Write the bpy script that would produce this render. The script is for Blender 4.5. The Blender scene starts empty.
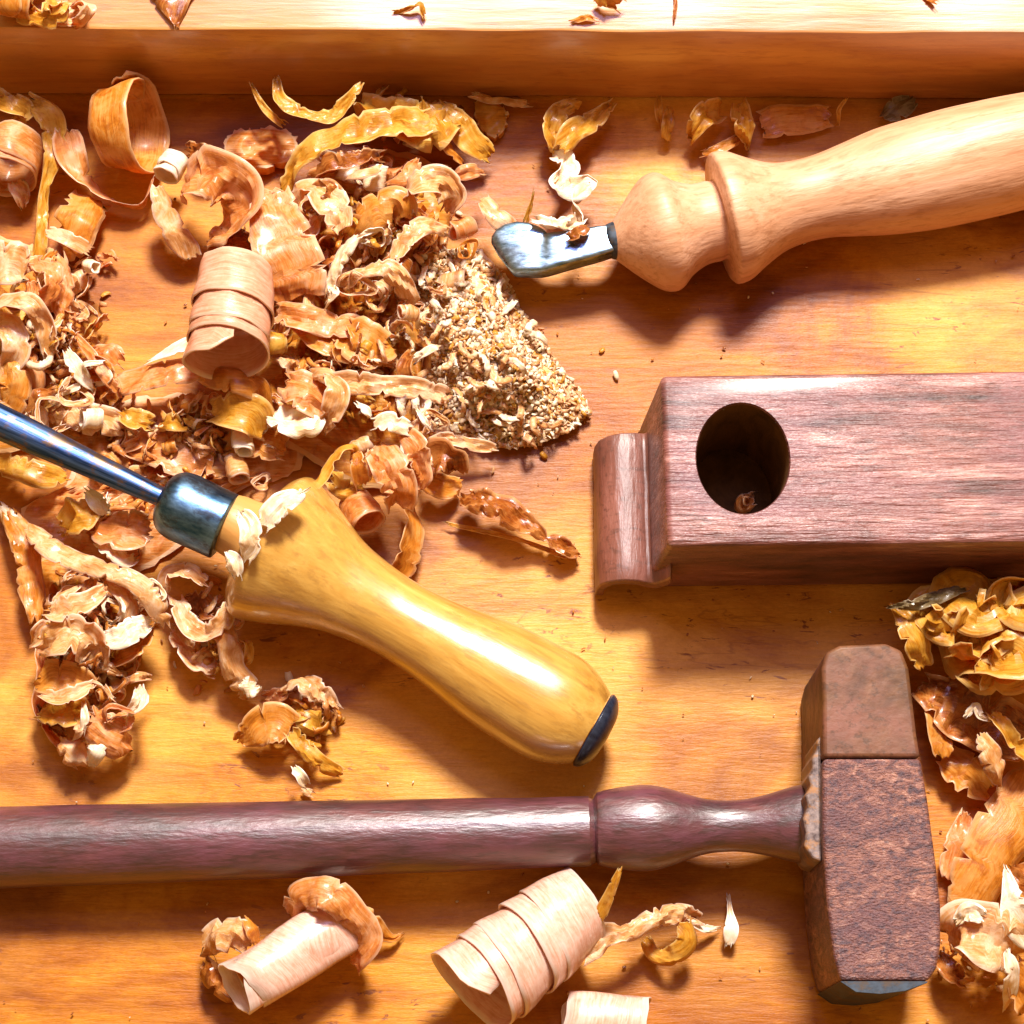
import bpy, bmesh, math, random
from mathutils import Vector, Matrix, noise
S = bpy.context.scene
COL = S.collection
rad = math.radians

# ------------------------------------------------------------------ camera
TILT, DIST, FPX = rad(17), 0.62, 2114.0
cam_pos = Vector((0, -DIST*math.sin(TILT), DIST*math.cos(TILT)))
fwd = (-cam_pos).normalized()
rgt = Vector((1, 0, 0))
upv = rgt.cross(fwd)
cd = bpy.data.cameras.new('camera'); cam = bpy.data.objects.new('camera', cd); COL.objects.link(cam)
cam.location = cam_pos; cam.rotation_euler = (TILT, 0, 0)
cd.sensor_fit = 'HORIZONTAL'; cd.sensor_width = 36; cd.lens = 36*FPX/1024
cd.clip_start = 0.01; cd.clip_end = 20
S.camera = cam

def P(px, py, z=0.0):
    """world point (metres) seen at a pixel of the photo at height z (cm)"""
    d = fwd*FPX + rgt*(px-512) + upv*(512-py)
    t = (z*0.01 - cam_pos.z)/d.z
    return cam_pos + d*t
def mpp(p):
    return (p-cam_pos).dot(fwd)/FPX

# ------------------------------------------------------------------ node helpers
def new_mat(name):
    m = bpy.data.materials.new(name); m.use_nodes = True
    nt = m.node_tree
    b = nt.nodes['Principled BSDF']
    return m, nt, b
def N(nt, typ, **kw):
    n = nt.nodes.new(typ)
    for k, v in kw.items():
        if k.startswith('i_'): n.inputs[k[2:].replace('_', ' ')].default_value = v
        else: setattr(n, k, v)
    return n
def mapping(nt, src, scale, loc=(0, 0, 0), rot=(0, 0, 0)):
    tc = N(nt, 'ShaderNodeTexCoord'); mp = N(nt, 'ShaderNodeMapping')
    mp.inputs['Scale'].default_value = scale; mp.inputs['Location'].default_value = loc; mp.inputs['Rotation'].default_value = rot
    nt.links.new(tc.outputs[src], mp.inputs['Vector']); return mp.outputs['Vector']
def tex_noise(nt, vec, scale, detail=4, rough=0.55, dist=0.0):
    n = N(nt, 'ShaderNodeTexNoise'); n.inputs['Scale'].default_value = scale
    n.inputs['Detail'].default_value = detail; n.inputs['Roughness'].default_value = rough; n.inputs['Distortion'].default_value = dist
    nt.links.new(vec, n.inputs['Vector']); return n.outputs['Fac']
def ramp(nt, fac, stops):
    r = N(nt, 'ShaderNodeValToRGB'); e = r.color_ramp.elements
    while len(e) < len(stops): e.new(0.5)
    for el, (p, c) in zip(e, stops): el.position = p; el.color = (*c, 1) if len(c) == 3 else c
    nt.links.new(fac, r.inputs['Fac']); return r.outputs['Color']
def mixc(nt, fac, a, b, mode='MIX'):
    m = N(nt, 'ShaderNodeMix', data_type='RGBA', blend_type=mode)
    for s, v in ((0, fac), (6, a), (7, b)):
        if hasattr(v, 'links'): nt.links.new(v, m.inputs[s])
        elif s == 0: m.inputs[0].default_value = v
        else: m.inputs[s].default_value = (*v, 1)
    return m.outputs[2]
def bump(nt, b, h, strength, dist=0.001):
    n = N(nt, 'ShaderNodeBump'); n.inputs['Strength'].default_value = strength; n.inputs['Distance'].default_value = dist
    nt.links.new(h, n.inputs['Height']); nt.links.new(n.outputs[0], b.inputs['Normal'])
def g(v): return (v, v, v)

# ------------------------------------------------------------------ materials
STAIN_SHADE = (4.0, 8.0, 0.0)  # places the brown patches that also paint in the rail's shade
def mat_bench():
    m, nt, b = new_mat('bench wood')
    f1 = tex_noise(nt, mapping(nt, 'Object', (9, 42, 20)), 1.3, 7, 0.62, 0.9)
    f2 = tex_noise(nt, mapping(nt, 'Object', (60, 420, 60)), 1.6, 5, 0.7, 0.3)
    f3 = tex_noise(nt, mapping(nt, 'Object', (14, 22, 9), (3, 1, 0)), 1.0, 6, 0.65, 0.7)
    f5 = tex_noise(nt, mapping(nt, 'Object', (5.5, 6.5, 3.5), (7.2, 4.4, 0)), 1.3, 4, 0.6, 0.4)
    f6 = tex_noise(nt, mapping(nt, 'Object', (900, 1300, 900)), 1.0, 3, 0.7)
    base = ramp(nt, f1, [(0.30, (0.36, 0.105, 0.004)), (0.5, (0.58, 0.225, 0.008)), (0.70, (0.74, 0.345, 0.025))])
    c = mixc(nt, 0.8, base, ramp(nt, f2, [(0.3, (0.78, 0.70, 0.55)), (0.6, g(1.0))]), 'MULTIPLY')
    c = mixc(nt, ramp(nt, f5, [(0.46, g(0)), (0.60, g(0.6))]), c, (0.80, 0.42, 0.09))
    c = mixc(nt, 0.9, c, ramp(nt, f3, [(0.36, (0.50, 0.33, 0.2)), (0.46, (0.80, 0.68, 0.5)), (0.54, g(1.0))]), 'MULTIPLY')
    c = mixc(nt, 0.5, c, ramp(nt, f6, [(0.30, (0.74, 0.62, 0.5)), (0.62, g(1.0))]), 'MULTIPLY')
    f9 = tex_noise(nt, mapping(nt, 'Object', (6, 9, 9), STAIN_SHADE), 1.0, 6, 0.6, 0.6)
    c = mixc(nt, 0.85, c, ramp(nt, f9, [(0.40, (0.62, 0.50, 0.34)), (0.50, (0.86, 0.78, 0.66)), (0.58, g(1.0))]), 'MULTIPLY')  # brown staining, offset so the rail's shade is painted into the bench colour
    # clusters of short dark checks and pits
    f7 = tex_noise(nt, mapping(nt, 'Object', (120, 380, 100), (1.3, 5.2, 0)), 1.0, 4, 0.7, 0.8)
    chk = ramp(nt, f7, [(0.61, g(0)), (0.66, g(1))])
    f8 = tex_noise(nt, mapping(nt, 'Object', (16, 22, 10), (9.3, 2.2, 0)), 1.0, 3, 0.5, 0.5)
    zone = ramp(nt, f8, [(0.48, g(0)), (0.60, g(1))])
    c = mixc(nt, mixc(nt, 1.0, chk, zone, 'MULTIPLY'), c, (0.20, 0.055, 0.012))
    # a few long cracks following the grain, broken up
    f4 = tex_noise(nt, mapping(nt, 'Object', (7, 52, 10), (1.3, 0.2, 0)), 1.0, 4, 0.6, 1.2)
    cr = ramp(nt, f4, [(0.490, g(0)), (0.4985, g(0.55)), (0.507, g(0))])
    c = mixc(nt, mixc(nt, 1.0, cr, zone, 'MULTIPLY'), c, (0.26, 0.08, 0.015))
    nt.links.new(c, b.inputs['Base Color'])
    nt.links.new(ramp(nt, f3, [(0.3, g(0.38)), (0.7, g(0.5))]), b.inputs['Roughness'])
    b.inputs['Specular IOR Level'].default_value = 0.28
    bump(nt, b, f2, 0.5, 0.0006)
    return m
def mat_wood(name, stops, sc=(6, 90, 90), rough=(0.35, 0.6), spec=0.5, coat=0.0, bmp=0.2, blotch=None, ns=1.6, dist=0.6, speck=None, spsc=(110, 520, 520)):
    m, nt, b = new_mat(name)
    f1 = tex_noise(nt, mapping(nt, 'Object', sc), ns, 6, 0.65, dist)
    c = ramp(nt, f1, stops)
    if blotch:
        f3 = tex_noise(nt, mapping(nt, 'Object', (35, 45, 45), (2, 5, 1)), 1.0, 5, 0.65)
        c = mixc(nt, ramp(nt, f3, [(0.42, g(0)), (0.66, g(0.8))]), c, blotch)
    if speck:
        f4 = tex_noise(nt, mapping(nt, 'Object', spsc), 1.0, 3, 0.7)
        c = mixc(nt, ramp(nt, f4, [(0.52, g(0)), (0.66, g(0.75))]), c, speck)
    nt.links.new(c, b.inputs['Base Color'])
    nt.links.new(ramp(nt, f1, [(0.2, g(rough[1])), (0.8, g(rough[0]))]), b.inputs['Roughness'])
    b.inputs['Specular IOR Level'].default_value = spec
    b.inputs['Coat Weight'].default_value = coat; b.inputs['Coat Roughness'].default_value = 0.16
    f5 = tex_noise(nt, mapping(nt, 'Object', tuple(k*3 for k in sc)), 2.0, 4)
    if coat >= 1:
        b.inputs['Coat IOR'].default_value = 1.7
        fw = tex_noise(nt, mapping(nt, 'Object', (90, 140, 140), (5, 5, 5)), 1.0, 5, 0.7)
        nt.links.new(ramp(nt, fw, [(0.40, g(0.07)), (0.60, g(0.30))]), b.inputs['Coat Roughness'])
    bump(nt, b, f5, bmp, 0.0008)
    return m
def mat_metal(name, c1, c2, rough=(0.15, 0.4), sc=(120, 500, 500), rust=None, metallic=1.0):
    m, nt, b = new_mat(name)
    f = tex_noise(nt, mapping(nt, 'Object', sc), 1.0, 5, 0.65)
    c = ramp(nt, f, [(0.35, c1), (0.65, c2)])
    if rust:
        f2 = tex_noise(nt, mapping(nt, 'Object', (150, 260, 260), (1, 7, 3)), 1.0, 5, 0.7)
        c = mixc(nt, ramp(nt, f2, [(0.50, g(0)), (0.62, g(0.85))]), c, rust)
    nt.links.new(c, b.inputs['Base Color'])
    nt.links.new(ramp(nt, f, [(0.3, g(rough[0])), (0.7, g(rough[1]))]), b.inputs['Roughness'])
    b.inputs['Metallic'].default_value = metallic
    bump(nt, b, f, 0.15, 0.0004)
    return m
def mat_shaving(name, dark, mid, light, edge, rough=0.38, transl=0.42, coat=0.35, seed=0.0, patch=0.75, bmp=0.5):
    m, nt, b = new_mat(name)
    oi = N(nt, 'ShaderNodeObjectInfo')
    off = N(nt, 'ShaderNodeVectorMath', operation='SCALE'); off.inputs['Scale'].default_value = 37.0
    cmb = N(nt, 'ShaderNodeCombineXYZ')
    nt.links.new(oi.outputs['Random'], cmb.inputs[0]); nt.links.new(oi.outputs['Random'], cmb.inputs[1]); nt.links.new(oi.outputs['Random'], cmb.inputs[2])
    nt.links.new(cmb.outputs[0], off.inputs[0])
    def shifted(v):
        a = N(nt, 'ShaderNodeVectorMath', operation='ADD'); nt.links.new(v, a.inputs[0]); nt.links.new(off.outputs[0], a.inputs[1]); return a.outputs[0]
    f1 = tex_noise(nt, shifted(mapping(nt, 'UV', (0.9, 9, 1), (seed, 0, 0))), 1.6, 6, 0.65, 0.5)   # fibres along the ribbon
    f2 = tex_noise(nt, shifted(mapping(nt, 'Object', (150, 150, 150), (seed, 2, 0))), 1.0, 5, 0.65, 0.6)
    f6 = tex_noise(nt, shifted(mapping(nt, 'Object', (520, 520, 520))), 1.0, 3, 0.7)
    c = ramp(nt, f1, [(0.28, dark), (0.5, mid), (0.70, light)])
    c = mixc(nt, ramp(nt, f2, [(0.50, g(0)), (0.62, g(patch))]), c, light)  # pale and dark patches put lit and shaded facets into the colour
    c = mixc(nt, ramp(nt, f2, [(0.36, g(patch)), (0.46, g(0))]), c, dark)
    c = mixc(nt, 0.35, c, ramp(nt, f6, [(0.3, (0.80, 0.62, 0.45)), (0.6, g(1))]), 'MULTIPLY')
    at = N(nt, 'ShaderNodeAttribute'); at.attribute_name = 'edge'
    e = ramp(nt, at.outputs['Fac'], [(0.82, g(0)), (1.0, g(0.85))])
    c = mixc(nt, e, c, edge)
    nt.links.new(c, b.inputs['Base Color'])
    b.inputs['Roughness'].default_value = rough
    b.inputs['Coat Weight'].default_value = coat; b.inputs['Coat Roughness'].default_value = 0.2
    bump(nt, b, f1, bmp, 0.0006)
    tr = N(nt, 'ShaderNodeBsdfTranslucent'); mx = N(nt, 'ShaderNodeMixShader'); mx.inputs[0].default_value = transl
    tc = mixc(nt, 1.0, c, (1.0, 0.58, 0.22), 'MULTIPLY')
    nt.links.new(tc, tr.inputs['Color'])
    nt.links.new(b.outputs[0], mx.inputs[1]); nt.links.new(tr.outputs[0], mx.inputs[2])
    nt.links.new(mx.outputs[0], nt.nodes['Material Output'].inputs['Surface'])
    return m

M = {}
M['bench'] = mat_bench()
M['rail'] = mat_wood('planed rail wood', [(0.25, (0.32, 0.105, 0.012)), (0.5, (0.48, 0.185, 0.03)), (0.75, (0.60, 0.27, 0.06))], sc=(7, 70, 70), rough=(0.34, 0.46), spec=1.0, coat=0.6, speck=(0.38, 0.12, 0.02))
M['knifewood'] = mat_wood('pale turned wood', [(0.25, (0.42, 0.18, 0.08)), (0.5, (0.60, 0.31, 0.17)), (0.75, (0.68, 0.40, 0.26))], sc=(12, 90, 90), rough=(0.42, 0.55), spec=0.5, coat=0.0, bmp=0.35, speck=(0.42, 0.19, 0.09))
M['chiselwood'] = mat_wood('varnished boxwood', [(0.28, (0.30, 0.12, 0.016)), (0.42, (0.50, 0.25, 0.040)), (0.60, (0.60, 0.335, 0.07)), (0.76, (0.72, 0.45, 0.13))], sc=(12, 120, 120), rough=(0.25, 0.4), spec=0.8, coat=1.0, bmp=0.14, speck=(0.40, 0.20, 0.04))
M['neckwood'] = mat_wood('bare tang wood', [(0.25, (0.40, 0.17, 0.03)), (0.75, (0.62, 0.33, 0.10))], sc=(9, 60, 60))
M['plane'] = mat_wood('rosewood block', [(0.34, (0.030, 0.007, 0.006)), (0.45, (0.13, 0.034, 0.024)), (0.56, (0.24, 0.082, 0.064)), (0.68, (0.50, 0.27, 0.23))], sc=(15, 170, 60), rough=(0.36, 0.58), spec=0.8, coat=0.15, bmp=1.0, blotch=(0.20, 0.07, 0.075), speck=(0.09, 0.026, 0.022), ns=1.3, dist=0.3)
M['holewood'] = mat_wood('end grain with painted shade', [(0.3, (0.06, 0.026, 0.008)), (0.7, (0.15, 0.065, 0.018))], sc=(90, 90, 40), rough=(0.7, 0.85), spec=0.15)  # darker than the block: shade inside the hole painted into its walls
M['horn'] = mat_wood('worn rosewood', [(0.25, (0.09, 0.025, 0.014)), (0.55, (0.19, 0.062, 0.042)), (0.8, (0.32, 0.13, 0.10))], sc=(70, 14, 60), rough=(0.38, 0.55), spec=0.9, bmp=0.6, speck=(0.09, 0.03, 0.02))
M['malletshaft'] = mat_wood('dark turned rosewood', [(0.32, (0.015, 0.004, 0.005)), (0.45, (0.055, 0.013, 0.016)), (0.60, (0.10, 0.026, 0.028)), (0.78, (0.18, 0.06, 0.06))], sc=(26, 110, 110), rough=(0.36, 0.5), spec=1.0, coat=0.3, bmp=0.4, speck=(0.04, 0.012, 0.014), blotch=(0.13, 0.034, 0.06))
M['mallethead'] = mat_wood('rough pitted head wood', [(0.34, (0.022, 0.007, 0.012)), (0.46, (0.12, 0.036, 0.030)), (0.58, (0.27, 0.10, 0.065)), (0.72, (0.52, 0.29, 0.21))], sc=(170, 330, 120), rough=(0.4, 0.6), spec=0.9, bmp=1.0, speck=(0.035, 0.013, 0.03), ns=1.1, blotch=(0.10, 0.03, 0.04), dist=1.2, spsc=(420, 500, 400))
M['malletcap'] = mat_wood('worn tan head wood', [(0.30, (0.035, 0.012, 0.003)), (0.5, (0.10, 0.036, 0.008)), (0.75, (0.20, 0.085, 0.03))], sc=(50, 60, 60), rough=(0.5, 0.65), spec=0.4, bmp=0.25, spsc=(400, 400, 400), speck=(0.06, 0.022, 0.007), blotch=(0.20, 0.07, 0.045))
M['iron'] = mat_metal('dark blued iron', (0.015, 0.02, 0.03), (0.06, 0.08, 0.11), rough=(0.5, 0.75), rust=(0.08, 0.05, 0.03), sc=(400, 500, 500), metallic=0.4)
M['chrome'] = mat_metal('blued bright steel', (0.14, 0.26, 0.42), (0.40, 0.54, 0.70), rough=(0.22, 0.42), rust=(0.16, 0.20, 0.26))
M['shank'] = mat_metal('blued chisel steel', (0.012, 0.035, 0.13), (0.10, 0.18, 0.40), rough=(0.28, 0.5), sc=(30, 900, 900), rust=(0.20, 0.12, 0.05))
M['ferrule'] = mat_metal('steel ferrule', (0.03, 0.09, 0.22), (0.18, 0.32, 0.50), rough=(0.26, 0.46), sc=(90, 220, 220), rust=(0.06, 0.07, 0.09))
M['cap'] = mat_metal('black butt cap', (0.012, 0.015, 0.03), (0.03, 0.04, 0.07), rough=(0.25, 0.4), metallic=0.3)
M['splint'] = mat_metal('torn collar', (0.05, 0.025, 0.02), (0.24, 0.17, 0.15), rough=(0.35, 0.6), rust=(0.30, 0.12, 0.02), metallic=0.1, sc=(500, 500, 500))
E_ = (0.93, 0.80, 0.62)
M['cream'] = mat_shaving('cream shaving', (0.64, 0.26, 0.05), (0.84, 0.50, 0.18), (0.92, 0.76, 0.50), E_)
M['peach'] = mat_shaving('peach shaving', (0.58, 0.16, 0.02), (0.80, 0.33, 0.07), (0.90, 0.55, 0.28), (0.90, 0.66, 0.42), seed=3)
M['orange'] = mat_shaving('orange shaving', (0.50, 0.14, 0.008), (0.74, 0.29, 0.025), (0.84, 0.46, 0.12), (0.90, 0.62, 0.30), seed=5)
M['amber'] = mat_shaving('amber shaving', (0.18, 0.03, 0.005), (0.44, 0.11, 0.010), (0.68, 0.30, 0.07), (0.80, 0.46, 0.20), rough=0.28, coat=0.7, seed=7)
M['mustard'] = mat_shaving('mustard shaving', (0.50, 0.19, 0.008), (0.74, 0.36, 0.025), (0.84, 0.54, 0.10), (0.88, 0.66, 0.26), seed=9)
M['white'] = mat_shaving('white shaving', (0.80, 0.52, 0.24), (0.90, 0.74, 0.48), (0.94, 0.86, 0.72), (0.95, 0.90, 0.80), transl=0.2, seed=11)
M['spiral'] = mat_shaving('rolled shaving', (0.60, 0.22, 0.12), (0.74, 0.36, 0.22), (0.84, 0.52, 0.38), (0.9, 0.64, 0.44), rough=0.3, coat=0.6, seed=15, patch=0.35, bmp=0.25, transl=0.2)
M['rollwhite'] = mat_shaving('white rolled shaving', (0.66, 0.29, 0.18), (0.84, 0.52, 0.40), (0.88, 0.68, 0.58), (0.93, 0.78, 0.68), rough=0.3, coat=0.6, seed=17, patch=0.35, bmp=0.2, transl=0.2)
M['sawbed'] = mat_shaving('golden sawdust bed', (0.70, 0.38, 0.10), (0.84, 0.56, 0.20), (0.92, 0.74, 0.42), E_, seed=19, transl=0.1)
M['grey'] = mat_shaving('grey shaving', (0.10, 0.06, 0.02), (0.20, 0.13, 0.05), (0.34, 0.26, 0.13), (0.5, 0.4, 0.25), seed=13)

# ------------------------------------------------------------------ object helpers
WM = {}
def tag(o, label=None, cat=None, group=None, kind=None):
    if label: o['label'] = label
    if cat: o['category'] = cat
    if group: o['group'] = group
    if kind: o['kind'] = kind
def empty(name, loc, label, cat, group=None):
    o = bpy.data.objects.new(name, None); COL.objects.link(o); o.location = loc
    o.empty_display_size = 0.01; WM[o.name] = Matrix.Translation(loc)
    tag(o, label, cat, group); return o
def link(name, me, mats, parent=None, mw=None, smooth=True):
    o = bpy.data.objects.new(name, me); COL.objects.link(o)
    for m in (mats if isinstance(mats, (list, tuple)) else [mats]): me.materials.append(M[m] if isinstance(m, str) else m)
    if smooth:
        for p in me.polygons: p.use_smooth = True
    mw = mw or Matrix.Identity(4)
    WM[o.name] = mw
    if parent:
        o.parent = parent; o.matrix_basis = WM[parent.name].inverted() @ mw
    else: o.matrix_basis = mw
    return o
def mesh_world(name, verts, faces, mats, parent=None, smooth=True, uvs=None, edge=None, uvs_face=None):
    """verts in world space; the origin goes to the foot of the middle of the mesh"""
    n = len(verts); c = sum((Vector(v) for v in verts), Vector())/n
    c.z = min(v[2] for v in verts)
    me = bpy.data.meshes.new(name)
    me.from_pydata([Vector(v)-c for v in verts], [], faces)
    if uvs:
        ul = me.uv_layers.new(name='UVMap')
        for lp in me.loops: ul.data[lp.index].uv = uvs[lp.vertex_index]
    if edge:
        at = me.attributes.new('edge', 'FLOAT', 'POINT')
        at.data.foreach_set('value', edge)
    me.validate()
    return link(name, me, mats, parent, Matrix.Translation(c), smooth)
def mod_solid(o, t, off=0):
    s = o.modifiers.new('thick', 'SOLIDIFY'); s.thickness = t; s.offset = off
def mod_bevel(o, w, seg=3, ang=35):
    s = o.modifiers.new('bev', 'BEVEL'); s.width = w; s.segments = seg; s.limit_method = 'ANGLE'; s.angle_limit = rad(ang); s.harden_normals = False
def auto_smooth(o, ang=40):
    me = o.data
    for p in me.polygons: p.use_smooth = True
    me.set_sharp_from_angle(angle=rad(ang))

def catmull(pts, t):
    n = len(pts)-1; k = min(int(t*n), n-1); u = t*n-k
    p0, p1, p2, p3 = pts[max(k-1, 0)], pts[k], pts[k+1], pts[min(k+2, n)]
    return [0.5*((2*b)+(-a+c)*u+(2*a-5*b+4*c-d)*u*u+(-a+3*b-3*c+d)*u**3) for a, b, c, d in zip(p0, p1, p2, p3)]

def lathe_frame(a, b):
    x = (b-a).normalized(); z = Vector((0, 0, 1)); y = z.cross(x).normalized(); z = x.cross(y)
    return Matrix.Translation(a) @ Matrix((x, y, z)).transposed().to_4x4()
def lathe(name, A, B, prof, mat, parent, seg=56, wob=0.012, sq=1.0, seed=0, sharp=38, sub=5):
    """turned part; A, B = (px, py, z cm) ends of the axis, prof = [(pixels along from A, radius in pixels)]"""
    a, b = P(*A), P(*B); L = math.hypot(B[0]-A[0], B[1]-A[1]); Lw = (b-a).length
    mw = lathe_frame(a, b)
    pr = []
    for i in range(len(prof)-1):
        (s0, r0), (s1, r1) = prof[i], prof[i+1]
        k = 1 if abs(s1-s0) < 3 else sub
        for j in range(k):
            u = j/k
            if k > 1:
                c = catmull(prof, (i+u)/(len(prof)-1)); pr.append((c[0], max(c[1], 0.3)))
            else: pr.append((s0, max(r0, 0.3)))
    pr.append((prof[-1][0], max(prof[-1][1], 0.3)))
    vs, fs = [], []
    for s, r in pr:
        x = s/L*Lw; wp = mw @ Vector((x, 0, 0)); m_ = mpp(wp)
        for j in range(seg):
            th = 2*math.pi*j/seg
            nn = 1+wob*noise.noise(Vector((x*60+seed, math.cos(th)*1.2, math.sin(th)*1.2)))
            vs.append((x, r*m_*math.cos(th)*nn, r*m_*math.sin(th)*nn*sq))
    n = len(pr)
    for i in range(n-1):
        for j in range(seg):
            k = (j+1) % seg
            fs.append((i*seg+j, (i+1)*seg+j, (i+1)*seg+k, i*seg+k))
    fs.append(tuple(range(seg))); fs.append(tuple((n-1)*seg+j for j in reversed(range(seg))))
    me = bpy.data.meshes.new(name); me.from_pydata(vs, [], fs)
    o = link(name, me, mat, parent, mw)
    bm = bmesh.new(); bm.from_mesh(me); bmesh.ops.recalc_face_normals(bm, faces=bm.faces); bm.to_mesh(me); bm.free()
    auto_smooth(o, sharp)
    return o
def prism(name, outline, z0, z1, mat, parent=None, bev=0.001, bottom=None, seg=3, smooth_ang=35):
    """solid with its top outline seen at those photo pixels at height z1 (cm), going down to z0"""
    top = [P(x, y, z1) for x, y in outline]
    bot = [Vector((p.x, p.y, z0*0.01)) for p in (top if bottom is None else [P(x, y, z1) for x, y in bottom])]
    n = len(top); vs = bot+top
    fs = [tuple(reversed(range(n))), tuple(range(n, 2*n))]+[(i, (i+1) % n, n+(i+1) % n, n+i) for i in range(n)]
    o = mesh_world(name, vs, fs, mat, parent, smooth=False)
    bm = bmesh.new(); bm.from_mesh(o.data); bmesh.ops.recalc_face_normals(bm, faces=bm.faces); bm.to_mesh(o.data); bm.free()
    if bev: mod_bevel(o, bev, seg, smooth_ang)
    auto_smooth(o, 40)
    return o

# ------------------------------------------------------------------ shaving builders
SHAV = 'wood shaving'
def sheet_mesh(name, rows, mat, thick=0.0005, parent=None):
    """rows = list of rows of world points (a ribbon)"""
    nv = len(rows[0]); vs, uvs, eg, fs = [], [], [], []
    u = 0
    for i, r in enumerate(rows):
        if i: u += (r[nv//2]-rows[i-1][nv//2]).length
        w = 0
        for j, p in enumerate(r):
            if j: w += (p-r[j-1]).length
            vs.append(p); uvs.append((u*100, w*100))
            e = abs(2*j/(nv-1)-1); ee = 1-min(i, len(rows)-1-i)/3.0
            eg.append(max(e, min(1, max(ee, 0))))
    for i in range(len(rows)-1):
        for j in range(nv-1):
            fs.append((i*nv+j, i*nv+j+1, (i+1)*nv+j+1, (i+1)*nv+j))
    o = mesh_world(name, vs, fs, mat, parent, True, uvs, eg)
    mod_solid(o, thick)
    return o
def ribbon(label, mat, pts, crinkle=0.05, rag=0.12, cup=0.25, n=12, nv=9, freq=1.4, thick=0.05, group=None, name='wood_shaving', seed=None, cat=SHAV, parent=None):
    """pts = [(px, py, z cm, width px, roll deg)]"""
    seed = seed if seed is not None else (pts[0][0]*3.1+pts[0][1]*1.7) % 97
    pts = [tuple(float(q) for q in p) for p in pts]
    cnt = n*(len(pts)-1)+1
    C, W, Ro = [], [], []
    for i in range(cnt):
        c = catmull(pts, i/(cnt-1))
        p = P(c[0], c[1], max(c[2], 0.06)); C.append(p); W.append(max(c[3], 1.5)*mpp(p)); Ro.append(rad(c[4]))
    rows = []; side = None; arc = [0.0]
    for i in range(1, cnt): arc.append(arc[-1]+(C[i]-C[i-1]).length*100)
    RR = random.Random(int(seed*977)+len(pts)); wide = max(W)*100
    cs = 0.62*cup*(1.0 if RR.random() < 0.4 else -0.9); asym = RR.uniform(-0.5, 0.5)*abs(cup); kink = RR.uniform(-0.35, 0.35)
    notch = [(RR.uniform(0, arc[-1]), RR.choice((-1, 1)), RR.uniform(0.15, 0.6), RR.uniform(0.03, 0.11)) for _ in range(int(arc[-1]*rag*11)+1)]
    for i in range(cnt):
        T = (C[min(i+1, cnt-1)]-C[max(i-1, 0)]).normalized()
        sd = T.cross(Vector((0, 0, 1)))
        if sd.length < 0.15: sd = side.copy() if side else Vector((1, 0, 0))
        sd.normalize()
        if side is not None and sd.dot(side) < 0 and abs(T.z) > 0.75: sd = -sd
        sd = (sd-T*sd.dot(T)).normalized(); side = sd
        nm = sd.cross(T).normalized()
        cr, sr = math.cos(Ro[i]), math.sin(Ro[i])
        s2 = sd*cr+nm*sr; n2 = nm*cr-sd*sr
        row = []
        e0 = arc[i]/max(W[i]*50, 1e-4); e1 = (arc[-1]-arc[i])/max(W[i]*50, 1e-4)
        endf = min(1.0, 0.80+0.30*min(e0, e1))
        for j in range(nv):
            v = 2*j/(nv-1)-1
            wl = 1+rag*1.3*noise.noise(Vector((arc[i]*0.9, (5 if v > 0 else -5), seed)))
            for (na, ns, nd, nw) in notch:
                if ns*v > 0 and abs(arc[i]-na) < nw: wl *= 1-nd*(1-abs(arc[i]-na)/nw)
            hw = W[i]/2*endf
            p = C[i]+s2*(hw*v*wl)-n2*(hw*(cs*v*v+asym*v*abs(v)+kink*abs(v-0.25)*0.6))
            q = Vector((arc[i]*0.72*freq, v*0.5*wide*freq, seed))
            fold = 0.4-2*abs(noise.noise(q*1.2+Vector((v*0.5, 0, 0))))
            fold2 = 0.3-2*abs(noise.noise(q*2.7+Vector((3, v*0.8, 0))))
            d = (noise.noise(q)*1.6+fold*1.45+fold2*0.42+noise.noise(q*6.5)*0.10)*(crinkle+0.01)*0.0085
            p = p+n2*d+s2*noise.noise(q+Vector((9, 9, 9)))*crinkle*0.007
            if i < 2 or i > cnt-3: p = p+T*noise.noise(Vector((v*3.6, seed, 1.0 if i < 3 else 7.0)))*0.0032
            if p.z < 0.0004: p.z = 0.0004+0.0002*abs(v)
            row.append(p)
        rows.append(row)
    o = sheet_mesh(name, rows, mat, thick*0.0036, parent); auto_smooth(o, 32)
    if label and not parent: tag(o, label, cat, group)
    return o
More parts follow.
